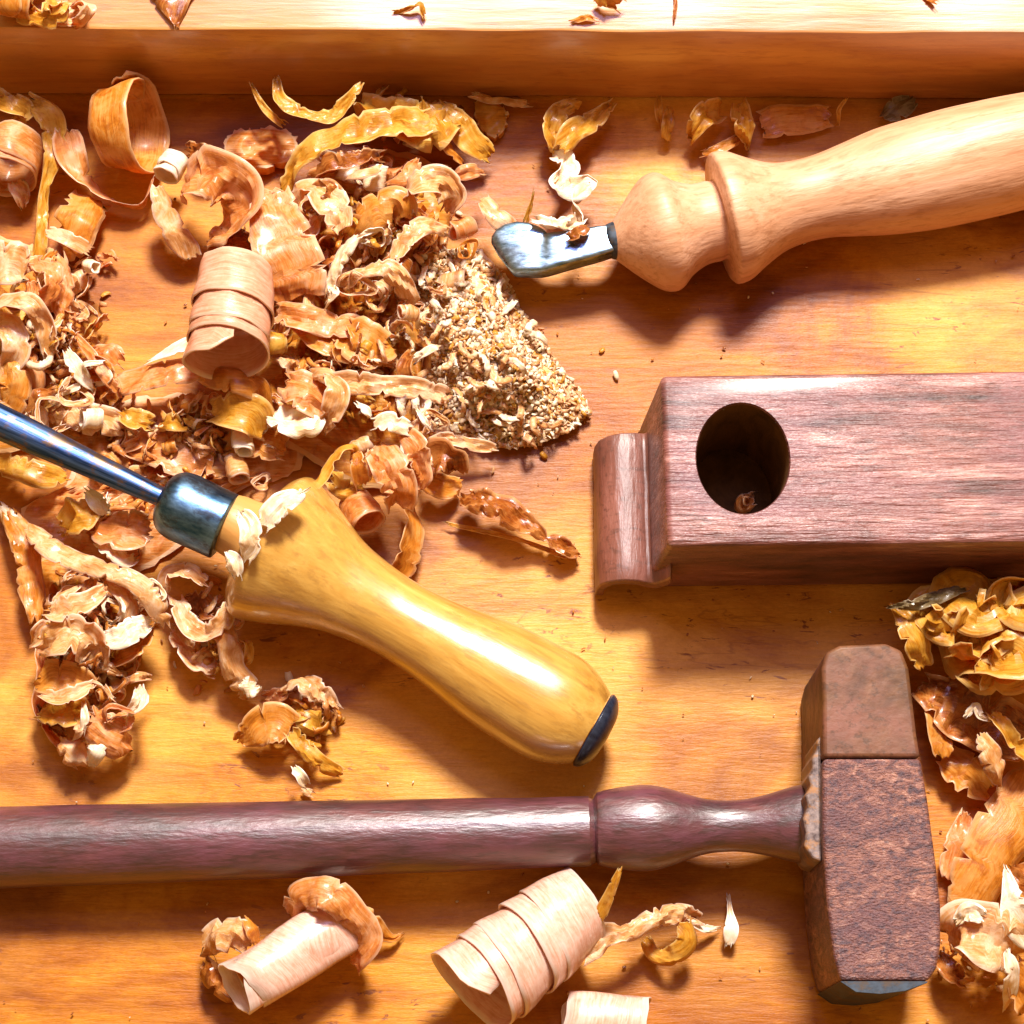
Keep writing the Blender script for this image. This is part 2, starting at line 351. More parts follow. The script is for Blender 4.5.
def curl(label, mat, cx, cy, z, ang, tilt, length, r0, r1, turns, band=1.25, start=0, flare=0.10, crinkle=0.03, rag=0.06, squash=1.0, group=None, nv=7, thick=0.055, name='wood_shaving', per=26, tail=None):
    """helical curl: axis direction = photo angle ang (deg, 0 = right, 90 = down the photo), tilt = rise in deg, length px, radii px"""
    c = P(cx, cy, z); m_ = mpp(c); seed = (cx*1.3+cy*2.1) % 91
    ax = Vector((math.cos(rad(ang))*math.cos(rad(tilt)), -math.sin(rad(ang))*math.cos(rad(tilt)), math.sin(rad(tilt))))
    e1 = ax.cross(Vector((0, 0, 1)))
    if e1.length < 0.1: e1 = Vector((1, 0, 0))
    e1.normalize(); e2 = e1.cross(ax).normalized()
    cnt = int(turns*per)+1; L = length*m_
    if turns >= 1 and band < 3: w = L/(turns)*band if length > r0*1.0 else L
    else: w = L
    if w > L: w = L
    rows = []
    for i in range(cnt):
        f = i/(cnt-1); a = rad(start)+f*turns*2*math.pi
        r = (r0+(r1-r0)*f)*m_
        x0 = -L/2+f*(L-w)+0.35*w*0.3*math.sin(a*0.5+seed)*min(1, 4*f, 4*(1-f))
        row = []
        wl0 = 1+rag*2*noise.noise(Vector((i*0.3, 3, seed))); 
        ef = min(1.0, (min(i, cnt-1-i)+1.5)/4.0)
        for j in range(nv):
            v = j/(nv-1)
            rr = r*(1+flare*(v-0.5))+crinkle*0.01*noise.noise(Vector((i*0.35, v*2.2, seed)))
            x = x0+w/2+(v-0.5)*w*wl0*ef
            p = c+ax*x+e1*(rr*math.cos(a))+e2*(rr*math.sin(a)*squash)
            if p.z < 0.0004: p.z = 0.0004
            row.append(p)
        rows.append(row)
    o = sheet_mesh(name, rows, mat, thick*0.01)
    if label: tag(o, label, SHAV, group)
    return o
def lump(label, mat, outline, h, amp=0.25, freq=1.2, z0=0.0, rings=14, seg=56, name='wood_chip', group=None, kind=None, cat='wood chip', edge_h=0.25, ridg=True, parent=None, flat=False):
    """crumpled low mass: photo outline on the bench, peak height h cm"""
    n = len(outline); cx = sum(p[0] for p in outline)/n; cy = sum(p[1] for p in outline)/n
    seed = (cx*1.7+cy) % 89
    rim = []
    for k in range(seg):
        t = k/seg*n; i = int(t); u = t-i
        q = [outline[(i-1) % n], outline[i % n], outline[(i+1) % n], outline[(i+2) % n]]
        rim.append([0.5*((2*b)+(-a+c)*u+(2*a-5*b+4*c-d)*u*u+(-a+3*b-3*c+d)*u**3) for a, b, c, d in zip(*q)])
    vs, uvs, eg, fs = [], [], [], []
    def height(x, y, f):
        q = Vector((x*0.03*freq, y*0.03*freq, seed))
        nn = noise.noise(q)
        if ridg: nn = 0.5-2*abs(nn)*0.9+0.5*noise.noise(q*2.3)
        prof = 1.0 if flat else (1-f**2.5)
        return z0+edge_h*(0.6+0.4*noise.noise(q*2))+(h-edge_h)*prof*(0.75+amp*nn)+amp*0.25*h*noise.noise(q*3.1)
    for i in range(1, rings+1):
        f = i/rings
        for k in range(seg):
            x = cx+(rim[k][0]-cx)*f; y = cy+(rim[k][1]-cy)*f
            if i == rings:
                x += 5*noise.noise(Vector((k*0.8, seed, 0))); y += 5*noise.noise(Vector((k*0.8, seed, 4)))
            z = max(height(x, y, f), 0.05+z0)
            p = P(x, y, z); vs.append(p); uvs.append((x/34, y/34)); eg.append(f if i > rings-2 else 0)
    for i in range(rings-1):
        for k in range(seg):
            j = (k+1) % seg; fs.append((i*seg+k, (i+1)*seg+k, (i+1)*seg+j, i*seg+j))
    vs.append(P(cx, cy, height(cx, cy, 0))); uvs.append((cx/34, cy/34)); eg.append(0)
    for k in range(seg): fs.append((len(vs)-1, k, (k+1) % seg))
    # skirt down to what it rests on
    base = len(vs); o0 = (rings-1)*seg
    for k in range(seg):
        p = vs[o0+k].copy(); p.z = z0*0.01+0.0003; d = Vector((p.x, p.y, 0))-Vector((vs[base-1].x, vs[base-1].y, 0))
        p = p-d*0.04; vs.append(p); uvs.append(uvs[o0+k]); eg.append(0)
    for k in range(seg):
        j = (k+1) % seg; fs.append((o0+k, base+k, base+j, o0+j))
    fs.append(tuple(base+k for k in reversed(range(seg))))
    o = mesh_world(name, vs, fs, mat, parent, True, uvs, eg)
    bm = bmesh.new(); bm.from_mesh(o.data); bmesh.ops.recalc_face_normals(bm, faces=bm.faces); bm.to_mesh(o.data); bm.free()
    auto_smooth(o, 50)
    if not parent: tag(o, label, cat, group, kind)
    return o
def crumple(label, mat, cx, cy, rx, ry, z0, z1, w, seed, n=7, group=None, crinkle=0.14, thick=0.05, cup=0.35, name='wood_shaving'):
    R = random.Random(seed); a = R.uniform(0, 360); pts = []
    for i in range(n):
        a += R.uniform(55, 140); r = R.uniform(0.35, 1.0)
        pts.append((cx+rx*r*math.cos(rad(a)), cy+ry*r*math.sin(rad(a)), R.uniform(z0, z1), w*R.uniform(0.6, 1.3), R.uniform(-75, 75)))
    return ribbon(label, mat, pts, crinkle=crinkle, rag=0.3, cup=cup, n=10, nv=9, thick=thick, group=group, seed=seed, name=name)

# ------------------------------------------------------------------ bench and rail
def bench():
    bm = bmesh.new(); x, y0, y1 = 0.42, -0.34, 0.34
    bmesh.ops.create_grid(bm, x_segments=120, y_segments=100, size=1)
    for v in bm.verts:
        v.co = Vector((v.co.x*x, v.co.y*y1, 0))
        v.co.z = -0.0002+0.00035*noise.noise(Vector((v.co.x*14, v.co.y*26, 0)))-0.0004
    me = bpy.data.meshes.new('bench_surface'); bm.to_mesh(me); bm.free()
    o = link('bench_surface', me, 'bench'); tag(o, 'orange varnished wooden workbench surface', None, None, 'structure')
    mod_solid(o, 0.02, -1)
bench()
yb = P(512, 96, 0).y
def proj_y(p):
    d = p-cam_pos; return 512-FPX*d.dot(upv)/d.dot(fwd)
zr = 1.0
while proj_y(Vector((0, yb, zr*0.01))) > 31: zr += 0.01
print('rail height', zr)
def rail():
    root = empty('wooden_rail', (0, yb, 0), 'long pale planed rail running across the top of the bench', 'rail')
    vs = []; nx = 60; fs = []
    prof = [(0, 0.0001), (0, zr*0.01-0.0009), (0.0003, zr*0.01-0.0003), (0.0010, zr*0.01), (0.075, zr*0.01), (0.075, 0.0001)]
    for i in range(nx+1):
        X = -0.26+0.52*i/nx
        for k, (dy, z) in enumerate(prof):
            e = 0.0004*noise.noise(Vector((X*40, k*0.3, 0)))
            vs.append((X, yb+dy+e+(-0.0035*(X/0.15) if dy < 0.05 else 0)*0.25, max(z+e, 0.0001)))
    m = len(prof)
    for i in range(nx):
        for k in range(m): fs.append((i*m+k, i*m+(k+1) % m, (i+1)*m+(k+1) % m, (i+1)*m+k))
    fs.append(tuple(range(m))); fs.append(tuple(nx*m+k for k in range(m)))
    o = mesh_world('rail_body', vs, fs, 'rail', root)
    bm = bmesh.new(); bm.from_mesh(o.data); bmesh.ops.recalc_face_normals(bm, faces=bm.faces); bm.to_mesh(o.data); bm.free()
    auto_smooth(o, 30)
    return root
RAIL = rail()

# ------------------------------------------------------------------ carving knife, top right
kroot = empty('carving_hook', P(800, 212, 0), 'small hooked carving tool with pale turned handle and bright steel tip', 'carving tool')
KA, KB = (612, 244, 1.65), (1026, 150, 1.95)
lathe('handle', KA, KB, [(0, 15), (3, 19), (20, 38), (38, 55), (50, 60), (60, 58), (72, 48), (88, 41), (102, 40.5), (110, 41), (111.5, 63), (114, 66), (120, 66.5), (130, 64), (146, 55), (168, 45), (190, 41.5), (215, 42), (245, 47), (285, 54), (330, 57.5), (380, 58), (430, 57), (480, 53), (520, 44), (540, 26), (546, 1)], 'knifewood', kroot, seg=72, wob=0.02, seed=4)
def knife_tip():
    # faceted hooked blade: boxy tapering bar that swells into a rounded nose
    st = [(622, 239, 1.75, 11, 9), (612, 241, 1.75, 15, 12), (590, 246, 1.7, 17, 12), (566, 251, 1.6, 18, 12), (550, 254, 1.55, 20, 13), (545, 256, 1.5, 22, 11), (534, 252, 1.5, 26, 11), (516, 248, 1.45, 30, 10), (503, 252, 1.4, 25, 9), (498, 256, 1.35, 15, 7)]
    vs, fs = [], []; seg = 20
    for i, (x, y, z, w, h) in enumerate(st):
        c = P(x, y, z); a, b = st[max(i-1, 0)], st[min(i+1, len(st)-1)]
        T = (P(*b[:3])-P(*a[:3])).normalized(); sd = T.cross(Vector((0, 0, 1))).normalized(); up = sd.cross(T); m_ = mpp(c)
        for j in range(seg):
            t = 2*math.pi*j/seg; ce, se = math.cos(t), math.sin(t)
            ex = 0.28
            vs.append(c+sd*(w*m_*math.copysign(abs(ce)**ex, ce))+up*(h*m_*math.copysign(abs(se)**ex, se)))
    for i in range(len(st)-1):
        for j in range(seg):
            k = (j+1) % seg; fs.append((i*seg+j, i*seg+k, (i+1)*seg+k, (i+1)*seg+j))
    fs.append(tuple(range(seg))); fs.append(tuple((len(st)-1)*seg+j for j in range(seg)))
    o = mesh_world('blade', vs, fs, 'chrome', kroot)
    bm = bmesh.new(); bm.from_mesh(o.data); bmesh.ops.recalc_face_normals(bm, faces=bm.faces); bm.to_mesh(o.data); bm.free()
    s = o.modifiers.new('sub', 'SUBSURF'); s.levels = s.render_levels = 1
knife_tip()
lathe('ferrule', (622, 239, 1.7), (606, 243, 1.7), [(0, 15), (2, 19), (12, 18), (15, 15), (16, 12)], 'iron', kroot, seg=32)

# ------------------------------------------------------------------ wooden plane block
broot = empty('plane_block', P(840, 470, 0), 'heavy purple brown wooden plane body with a round hole near its end', 'wood plane')
HB = 4.4
def block():
    o = prism('body', [(661, 375), (1110, 369), (1110, 541), (668, 546)], 0.02, HB, 'plane', broot, 0.0016,
              bottom=[(648, 375), (1110, 369), (1110, 541), (652, 546)])
    # the round mortise
    c = P(743, 458, HB); m_ = mpp(c); cv, cf = [], []
    prof = [(0.0006, 1.045), (-0.0008, 1.0), (-0.038, 0.96)]; seg = 64
    for z, k in prof:
        for j in range(seg):
            t = 2*math.pi*j/seg
            cv.append((c.x+46.5*k*m_*math.cos(t), c.y+56*k*m_*math.sin(t)/math.cos(TILT)*0.985, HB*0.01+z))
    for i in range(2):
        for j in range(seg):
            k = (j+1) % seg; cf.append((i*seg+j, i*seg+k, (i+1)*seg+k, (i+1)*seg+j))
    cf.append(tuple(range(seg))); cf.append(tuple(2*seg+j for j in range(seg)))
    me = bpy.data.meshes.new('cut'); me.from_pydata(cv, [], cf)
    bm = bmesh.new(); bm.from_mesh(me); bmesh.ops.recalc_face_normals(bm, faces=bm.faces); bm.to_mesh(me); bm.free()
    cu = bpy.data.objects.new('cut', me); COL.objects.link(cu)
    bo = o.modifiers.new('hole', 'BOOLEAN'); bo.object = cu; bo.operation = 'DIFFERENCE'; bo.solver = 'EXACT'
    bpy.context.view_layer.update()
    dg = bpy.context.evaluated_depsgraph_get()
    nm = bpy.data.meshes.new_from_object(o.evaluated_get(dg))
    o.modifiers.clear(); o.data = nm
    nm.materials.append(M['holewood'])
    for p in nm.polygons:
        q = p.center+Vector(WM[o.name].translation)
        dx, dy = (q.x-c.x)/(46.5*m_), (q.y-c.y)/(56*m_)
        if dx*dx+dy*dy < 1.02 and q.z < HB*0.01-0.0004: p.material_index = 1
    bpy.data.objects.remove(cu); auto_smooth(o, 35)
block()
def horn():
    # curved tongue leaning against the end of the block: an arched shell extruded along the photo's vertical
    out = [(0.0, 0.1), (0.02, 0.8), (0.12, 1.35), (0.38, 1.72), (0.75, 1.86), (1.15, 1.78), (1.42, 1.62), (1.62, 1.75), (1.80, 2.2), (1.95, 2.7)]
    inn = [(2.02, 2.2), (1.88, 1.7), (1.66, 1.2), (1.40, 1.10), (1.10, 1.30), (0.75, 1.42), (0.48, 1.30), (0.32, 1.0), (0.26, 0.6), (0.25, 0.1)]
    pr = out+inn; x0 = P(595, 510, 1.2).x; ya = P(600, 438, 1.5).y; yz = P(600, 583, 1.5).y
    vs, fs = [], []; ny = 16
    for i in range(ny+1):
        f = i/ny; Y = ya+(yz-ya)*f; e = min(f, 1-f)
        for (x, z) in pr:
            k = 1.0-0.05*max(0, 1-e*14)
            vs.append((x0+x*0.01*(1+0.04*f)+0.0002*noise.noise(Vector((x, f*6, 0))), Y-(0.0022*max(0, x-1.3) if f > 0.5 else -0.001*x), z*0.01*k))
    m = len(pr)
    for i in range(ny):
        for k in range(m): j = (k+1) % m; fs.append((i*m+k, i*m+j, (i+1)*m+j, (i+1)*m+k))
    no = len(out)
    for base in (0, ny*m):
        for k in range(no-1): fs.append((base+k, base+k+1, base+m-2-k, base+m-1-k))
    o = mesh_world('tongue', vs, fs, 'horn', broot)
    bm = bmesh.new(); bm.from_mesh(o.data); bmesh.ops.recalc_face_normals(bm, faces=bm.faces); bm.to_mesh(o.data); bm.free()
    mod_bevel(o, 0.0005, 2, 50)
    auto_smooth(o, 45)
horn()

# ------------------------------------------------------------------ mallet
mroot = empty('mallet', P(600, 840, 0), 'dark wooden mallet lying along the bottom with rough purple brown head', 'mallet')
lathe('shaft', (-60, 849, 1.22), (596, 831, 1.85), [(0, 41), (60, 40.5), (200, 39.5), (400, 37.5), (560, 35.5), (600, 35), (645, 35), (650, 34), (655, 31)], 'malletshaft', mroot, seg=64, wob=0.02)
lathe('neck', (594, 829, 1.85), (812, 824, 2.1), [(0, 30), (3, 35), (6, 37), (20, 40), (42, 42.5), (60, 42), (78, 38), (96, 32), (112, 27.5), (130, 25.5), (150, 26), (172, 30), (190, 35), (206, 39), (216, 40), (222, 38)], 'malletshaft', mroot, seg=64, wob=0.03, seed=3)
HM = 4.4
head = [(823, 700), (822, 668), (826, 652), (840, 645), (886, 643), (902, 650), (909, 668), (917, 735), (928, 800), (936, 860), (941, 905), (941, 945), (937, 968), (927, 983), (905, 991), (880, 994), (856, 992), (841, 982), (834, 955), (827, 900), (823, 830)]
def clip_y(poly, y, keep_above):
    out = []; n = len(poly)
    for i in range(n):
        a, b = poly[i], poly[(i+1) % n]
        ia, ib = (a[1] <= y) == keep_above, (b[1] <= y) == keep_above
        if ia: out.append(a)
        if ia != ib:
            t = (y-a[1])/(b[1]-a[1]); out.append((a[0]+(b[0]-a[0])*t, y))
    return out
prism('head_cap', clip_y(head, 757.4, True), 0.05, HM, 'malletcap', mroot, 0.0011, smooth_ang=25)
prism('head', clip_y(clip_y(head, 758.4, False), 981, True), 0.05, HM, 'mallethead', mroot, 0.0012, smooth_ang=25)
prism('iron_rim', clip_y(head, 981.3, False), 0.05, HM-0.03, 'iron', mroot, 0.0022, seg=4, smooth_ang=25)
prism('torn_collar', [(821.5, 735), (816, 741), (817, 750), (812, 757), (813, 768), (808, 776), (811, 786), (805, 795), (808, 806), (803, 818), (806, 832), (804, 846), (812, 858), (821.5, 862)], 1.6, 3.9, 'splint', mroot, 0.0006)

# ------------------------------------------------------------------ chisel
croot = empty('chisel', P(300, 570, 0), 'wood chisel with glossy yellow handle, steel ferrule and blued shank', 'chisel')
C0, C1 = (262, 541, 2.35), (606, 737, 1.62)
prof = [(-8, 50), (-2, 66), (4, 74), (9, 78), (16, 79), (30, 75), (50, 67), (72, 57.5), (92, 50), (112, 45.5), (135, 42), (160, 40.5), (190, 42), (225, 47), (262, 53), (300, 56.5), (330, 57.5), (348, 55), (362, 50), (373, 44), (379, 40)]
lathe('handle', C0, C1, prof, 'chiselwood', croot, seg=80, wob=0.02, seed=8)
lathe('butt_cap', C0, C1, [(380, 39), (382, 41), (388, 38), (394, 29), (397, 18), (398, 1)], 'cap', croot, seg=48)
lathe('tang_neck', (222, 519, 2.5), (272, 547, 2.35), [(0, 27), (10, 30), (20, 31), (30, 33), (42, 40), (56, 52)], 'neckwood', croot, seg=40, wob=0.1)
lathe('ferrule', (161, 497, 2.7), (232, 530, 2.5), [(0, 12), (1.5, 20), (6, 28), (14, 33), (24, 35), (34, 35), (52, 35), (66, 35), (70, 34.5), (71.5, 31)], 'ferrule', croot, seg=56, wob=0.03, seed=2)
lathe('shank', (-80, 385, 3.1), (172, 502, 2.72), [(0, 20), (80, 18), (160, 15), (230, 12), (262, 10.5), (280, 10)], 'shank', croot, seg=28, wob=0.05, sq=0.8)

# ------------------------------------------------------------------ named shavings
R_, K_, L_, X_ = ribbon, curl, lump, crumple
# --- top left
K_('thick orange ring of shaving standing against the rail', 'orange', 124, 126, 1.7, 4, 14, 44, 47, 40, 1.15, start=150, band=4, crinkle=0.14, rag=0.08, flare=0.2)
R_('peach ribbon swinging from the standing ring into an upturned orange tip', 'peach', [(66, 128, 1.4, 30, 20), (72, 158, 1.2, 30, 10), (92, 188, 0.9, 18, 35), (120, 204, 0.7, 14, 60), (142, 206, 0.6, 12, 75), (152, 180, 1.0, 14, 60)], cup=0.3)
R_('long pale yellow strip hanging down the left side below the rail', 'mustard', [(28, 98, 1.8, 16, 0), (52, 118, 1.6, 24, 20), (54, 150, 1.3, 18, 30), (46, 185, 1.0, 12, 30), (42, 220, 0.8, 12, 20), (38, 262, 0.7, 16, 0)], crinkle=0.1)
R_('short mustard curl tucked under the rail at the far left', 'mustard', [(-10, 96, 1.6, 26, 0), (10, 106, 1.9, 22, 30), (26, 112, 1.6, 16, -20), (18, 124, 1.2, 12, 10)], crinkle=0.2)
K_('peach bundle of curl at the left frame edge below the rail', 'peach', 8, 158, 1.2, 95, 5, 56, 32, 30, 1.8, start=60, crinkle=0.12)
R_('small pale yellow tip poking from under the peach bundle', 'cream', [(14, 182, 0.9, 22, 0), (20, 196, 0.8, 18, 10), (22, 208, 0.5, 6, 10)], crinkle=0.1)
R_('tan half open curl with a pale cut end on bare bench', 'orange', [(92, 196, 0.7, 46, 10), (78, 214, 1.2, 50, 0), (68, 232, 1.1, 48, 0), (60, 244, 0.5, 44, 0)], cup=0.45, crinkle=0.05)
R_('narrow cream strip lying along the tan curl opening', 'cream', [(48, 232, 1.25, 13, 10), (66, 238, 1.3, 15, 0), (88, 250, 1.1, 14, -10)], crinkle=0.05)
R_('tiny cream splinter alone on the bench left of the spiral tube', 'cream', [(72, 274, 0.3, 8, 0), (84, 272, 0.5, 12, 0), (96, 270, 0.3, 8, 0)], crinkle=0.08)
X_('crumpled little tan crumb right of the tiny cream splinter', 'peach', 108, 258, 16, 12, 0.1, 0.5, 10, 31, n=5)
L_('rusty orange wood chunk below the rail at the branching strands', 'peach', [(225, 140), (240, 130), (270, 128), (292, 134), (297, 150), (280, 164), (245, 167), (226, 160)], 1.3, amp=0.2, edge_h=0.8)
# curl cluster
R_('wide amber shaving folded over beside the top of the spiral tube', 'peach', [(186, 192, 1.4, 40, 30), (200, 178, 2.2, 52, 20), (225, 180, 2.4, 60, -10), (240, 200, 2.0, 60, -30), (232, 226, 1.4, 46, -40), (212, 244, 0.9, 22, -30)], cup=0.5, crinkle=0.16)
R_('pale curved strip leaning left of the folded amber shaving', 'cream', [(158, 186, 1.6, 20, 50), (166, 210, 1.5, 26, 40), (180, 236, 1.2, 28, 20), (194, 258, 0.8, 18, 0)], cup=0.6)
K_('small white rolled ball under the standing ring', 'white', 171, 168, 1.3, 110, 20, 26, 14, 10, 1.6, crinkle=0.08)
R_('dark amber flake behind the folded amber shaving', 'amber', [(186, 150, 1.0, 18, 0), (204, 152, 1.2, 18, 10), (222, 158, 0.9, 14, 0)], crinkle=0.15)
R_('red brown flap between folded shaving and spiral tube', 'amber', [(212, 236, 0.9, 34, 0), (232, 246, 1.0, 40, 10), (250, 240, 0.8, 38, -10)], crinkle=0.12)
# big spiral tube
K_('tall peach spiral tube standing out of the heap', 'spiral', 232, 314, 2.9, 93, 9, 130, 38, 37.5, 3.6, band=1.45, start=250, flare=0.17, crinkle=0.07, rag=0.03, nv=9, per=34)
R_('rust coloured tongue uncurling from the foot of the spiral tube', 'orange', [(198, 366, 1.6, 24, -20), (214, 376, 2.2, 26, -10), (238, 378, 2.3, 30, 10), (260, 386, 1.9, 32, 35), (270, 410, 1.2, 18, 45), (282, 430, 0.8, 12, 30)], cup=0.4)
R_('square yellow shaving chip below the spiral tube', 'mustard', [(214, 412, 1.6, 30, 0), (232, 412, 1.8, 40, 0), (252, 416, 1.8, 42, -5), (266, 428, 1.3, 30, -20)], cup=0.4)
R_('broad peach ribbon running left from the spiral tube', 'peach', [(118, 384, 1.3, 30, 0), (142, 378, 1.6, 34, 5), (168, 372, 1.7, 34, 10), (198, 366, 1.6, 36, 0)], cup=0.5, crinkle=0.08)
R_('lavender white edge strip lying above the broad peach ribbon', 'white', [(150, 362, 1.7, 6, 30), (170, 352, 1.9, 14, 30), (192, 342, 2.0, 20, 20)], crinkle=0.04)
# panels right of the cluster
R_('flat rosy panel shaving between folded shaving and central heap', 'peach', [(272, 190, 1.9, 40, 10), (276, 220, 2.1, 56, 5), (286, 250, 2.1, 66, 0), (294, 280, 1.8, 72, -10), (298, 296, 1.5, 70, -10)], cup=0.15, crinkle=0.08)
R_('stacked strip of peach shaving right of the spiral tube', 'peach', [(276, 312, 1.6, 26, 0), (304, 318, 1.9, 30, 0), (335, 326, 1.8, 32, 10), (366, 330, 1.6, 30, 0)], crinkle=0.15)
R_('antler shaped mustard strand, thin one nearest the standing ring', 'mustard', [(251, 82, 2.0, 3, 0), (258, 98, 1.9, 6, 0), (268, 112, 1.8, 8, 0), (284, 124, 1.6, 10, 0)], crinkle=0.05)
R_('antler shaped mustard strand, thick forked one leaning on the rail', 'mustard', [(276, 78, 2.2, 7, 0), (282, 100, 2.2, 14, 10), (302, 114, 2.1, 17, 20), (328, 116, 2.1, 18, 10), (346, 102, 2.3, 15, 0), (362, 84, 2.4, 8, 0)], crinkle=0.1, cup=0.5)
R_('large mustard arc sweeping over the back of the heap', 'mustard', [(286, 192, 1.0, 12, 0), (296, 166, 1.6, 22, 10), (322, 144, 2.0, 28, 15), (356, 132, 2.2, 34, 10), (392, 124, 2.2, 36, 0), (430, 122, 1.8, 34, 0)], cup=0.3, crinkle=0.1)
R_('broad mustard sheet pushed up against the rail', 'mustard', [(360, 104, 1.5, 24, 0), (392, 116, 1.7, 46, 0), (424, 122, 1.8, 60, 5), (452, 116, 1.5, 44, 0)], crinkle=0.25, cup=0.2)
R_('diagonal mustard strip at the right end of the mustard sheet', 'mustard', [(440, 106, 1.4, 18, 0), (456, 124, 1.3, 24, 10), (472, 142, 1.1, 26, 0), (490, 156, 0.7, 18, 0)], crinkle=0.12)
R_('second diagonal mustard strip, thin and darker, beside the first', 'orange', [(438, 128, 1.5, 10, 20), (448, 146, 1.4, 14, 20), (462, 164, 1.0, 8, 0)], crinkle=0.1)
L_('speckled flat mustard chip under the rail beside the diagonal strip', 'mustard', [(474, 104), (488, 98), (504, 108), (506, 124), (496, 136), (480, 128)], 0.7, amp=0.2, edge_h=0.45)
R_('thin tan sliver in the gap between rail and bench', 'cream', [(474, 96, 0.7, 8, 0), (500, 101, 0.5, 9, 10), (530, 104, 0.4, 6, 0)], crinkle=0.08)
# twisting shaving behind hook
R_('white twisted shaving dangling down to the steel hook', 'white', [(556, 150, 0.8, 22, 0), (568, 168, 1.0, 24, 30), (552, 184, 1.3, 14, 60), (572, 190, 1.4, 30, 0), (590, 182, 1.2, 12, -40), (574, 200, 1.3, 12, 40), (580, 214, 1.2, 7, 60), (584, 230, 1.3, 4, 40)], crinkle=0.12, cup=0.6)
R_('yellow forked shaving top under the rail above the twisted one', 'mustard', [(612, 104, 0.9, 10, 10), (596, 118, 1.0, 22, 20), (574, 132, 1.2, 26, 10), (562, 150, 1.0, 22, 0)], crinkle=0.12)
R_('orange left fork of shaving beside the yellow forked top', 'mustard', [(576, 103, 0.9, 12, 0), (560, 112, 1.1, 20, 10), (553, 130, 1.2, 20, 30), (560, 150, 0.9, 16, 20)], crinkle=0.12)
R_('pale tongue shaving sticking up behind the steel hook', 'cream', [(484, 198, 1.5, 14, 10), (492, 210, 1.6, 20, 10), (506, 224, 1.5, 22, 0), (520, 236, 1.0, 20, 0)], cup=0.4)
R_('thin upright yellow splinter behind the steel hook', 'mustard', [(534, 192, 1.8, 2, 50), (531, 206, 1.5, 6, 50), (526, 222, 1.2, 9, 40)], crinkle=0.03)
R_('fluffy white shaving scrap resting along the hook top', 'white', [(534, 222, 1.8, 12, 0), (550, 226, 2.0, 14, 20), (566, 224, 1.9, 12, -20), (582, 220, 1.7, 12, 20)], crinkle=0.3, rag=0.5)
R_('small red brown chip on the hook shank', 'amber', [(566, 236, 2.4, 10, 0), (578, 230, 2.5, 16, 10), (588, 226, 2.3, 12, 0)], crinkle=0.12)
# bits below rail at right
R_('little mustard peg under the rail, leftmost of the upright bits', 'mustard', [(660, 98, 0.6, 6, 0), (659, 110, 0.6, 9, 0), (660, 122, 0.3, 7, 0)], crinkle=0.05)
R_('round ended yellow peg under the rail beside the smallest peg', 'mustard', [(670, 108, 0.6, 8, 0), (668, 124, 0.8, 13, 10), (667, 140, 0.5, 11, 0)], crinkle=0.08)
R_('bent yellow flake under the rail between peg and pointed bit', 'mustard', [(722, 108, 0.6, 22, 20), (706, 114, 1.2, 26, 30), (696, 128, 1.0, 18, 10), (688, 142, 0.4, 8, 0)], crinkle=0.15)
R_('pointed golden flake hanging right of the bent yellow one', 'mustard', [(738, 104, 0.7, 18, 0), (743, 120, 1.0, 22, 20), (746, 134, 0.8, 15, 10), (747, 148, 0.4, 4, 0)], crinkle=0.12)
R_('small orange scrap on the bench above the handle bead', 'orange', [(704, 154, 0.3, 9, 0), (720, 150, 0.4, 12, 0), (736, 140, 0.3, 10, 0)], crinkle=0.12)
R_('flat brown offcut strip with torn pale lower edge by the rail', 'orange', [(760, 124, 0.35, 36, 0), (790, 120, 0.3, 34, 0), (830, 116, 0.25, 26, 0)], crinkle=0.05, cup=0.05)
R_('tiny forked yellow twig on the bench below the rail', 'mustard', [(838, 122, 0.3, 3, 0), (840, 110, 0.6, 5, 30), (846, 100, 0.6, 3, 0)], crinkle=0.05)
R_('grey green scrap lying under the rail above the pale handle', 'grey', [(884, 118, 0.4, 18, 0), (898, 108, 0.5, 26, 0), (914, 98, 0.4, 16, 0)], crinkle=0.1)
# on the rail
for args in [('crumpled golden shaving on top of the rail, far left', 'mustard', 40, 8, 34, 14, 22, 5), ('pale curl on top of the rail beside the golden one', 'cream', 76, 12, 20, 14, 18, 6)]:
    X_(args[0], args[1], args[2], args[3], args[4], args[5], zr+0.15, zr+1.2, args[6], args[7], n=7)
K_('ochre shaving roll at the top left corner of the rail', 'orange', 14, 2, zr+0.6, 10, 0, 40, 16, 12, 1.5)
R_('brown pointed shaving tip lying on the rail', 'amber', [(172, -22, zr+0.35, 60, 0), (172, -6, zr+0.3, 44, 0), (174, 10, zr+0.2, 26, 0), (176, 26, zr+0.1, 4, 0)], cup=0.1)
R_('thin golden splinter on the rail left of centre', 'mustard', [(392, 9, zr+0.15, 3, 0), (408, 7, zr+0.25, 5, 0), (420, 5, zr+0.3, 6, 40), (424, 16, zr+0.2, 5, 0)], crinkle=0.1)
R_('small brown crumb of shaving on the rail above the hook', 'orange', [(572, 21, zr+0.1, 5, 0), (586, 18, zr+0.2, 7, 0), (594, 20, zr+0.1, 4, 0)], crinkle=0.1)
R_('curled ochre flake at the top edge right of the brown crumb', 'mustard', [(596, 0, zr+0.3, 14, 0), (608, -4, zr+0.6, 18, 0), (618, 4, zr+0.3, 8, 0)], crinkle=0.15)
R_('dark thin sliver standing across the rail grain', 'amber', [(675, -6, zr+0.12, 3, 0), (675, 8, zr+0.15, 3.5, 0), (674, 19, zr+0.12, 2, 0)])
R_('tiny tan crumb at the top right of the rail', 'orange', [(926, -2, zr+0.1, 4, 0), (936, 3, zr+0.2, 5, 0)], crinkle=0.1)

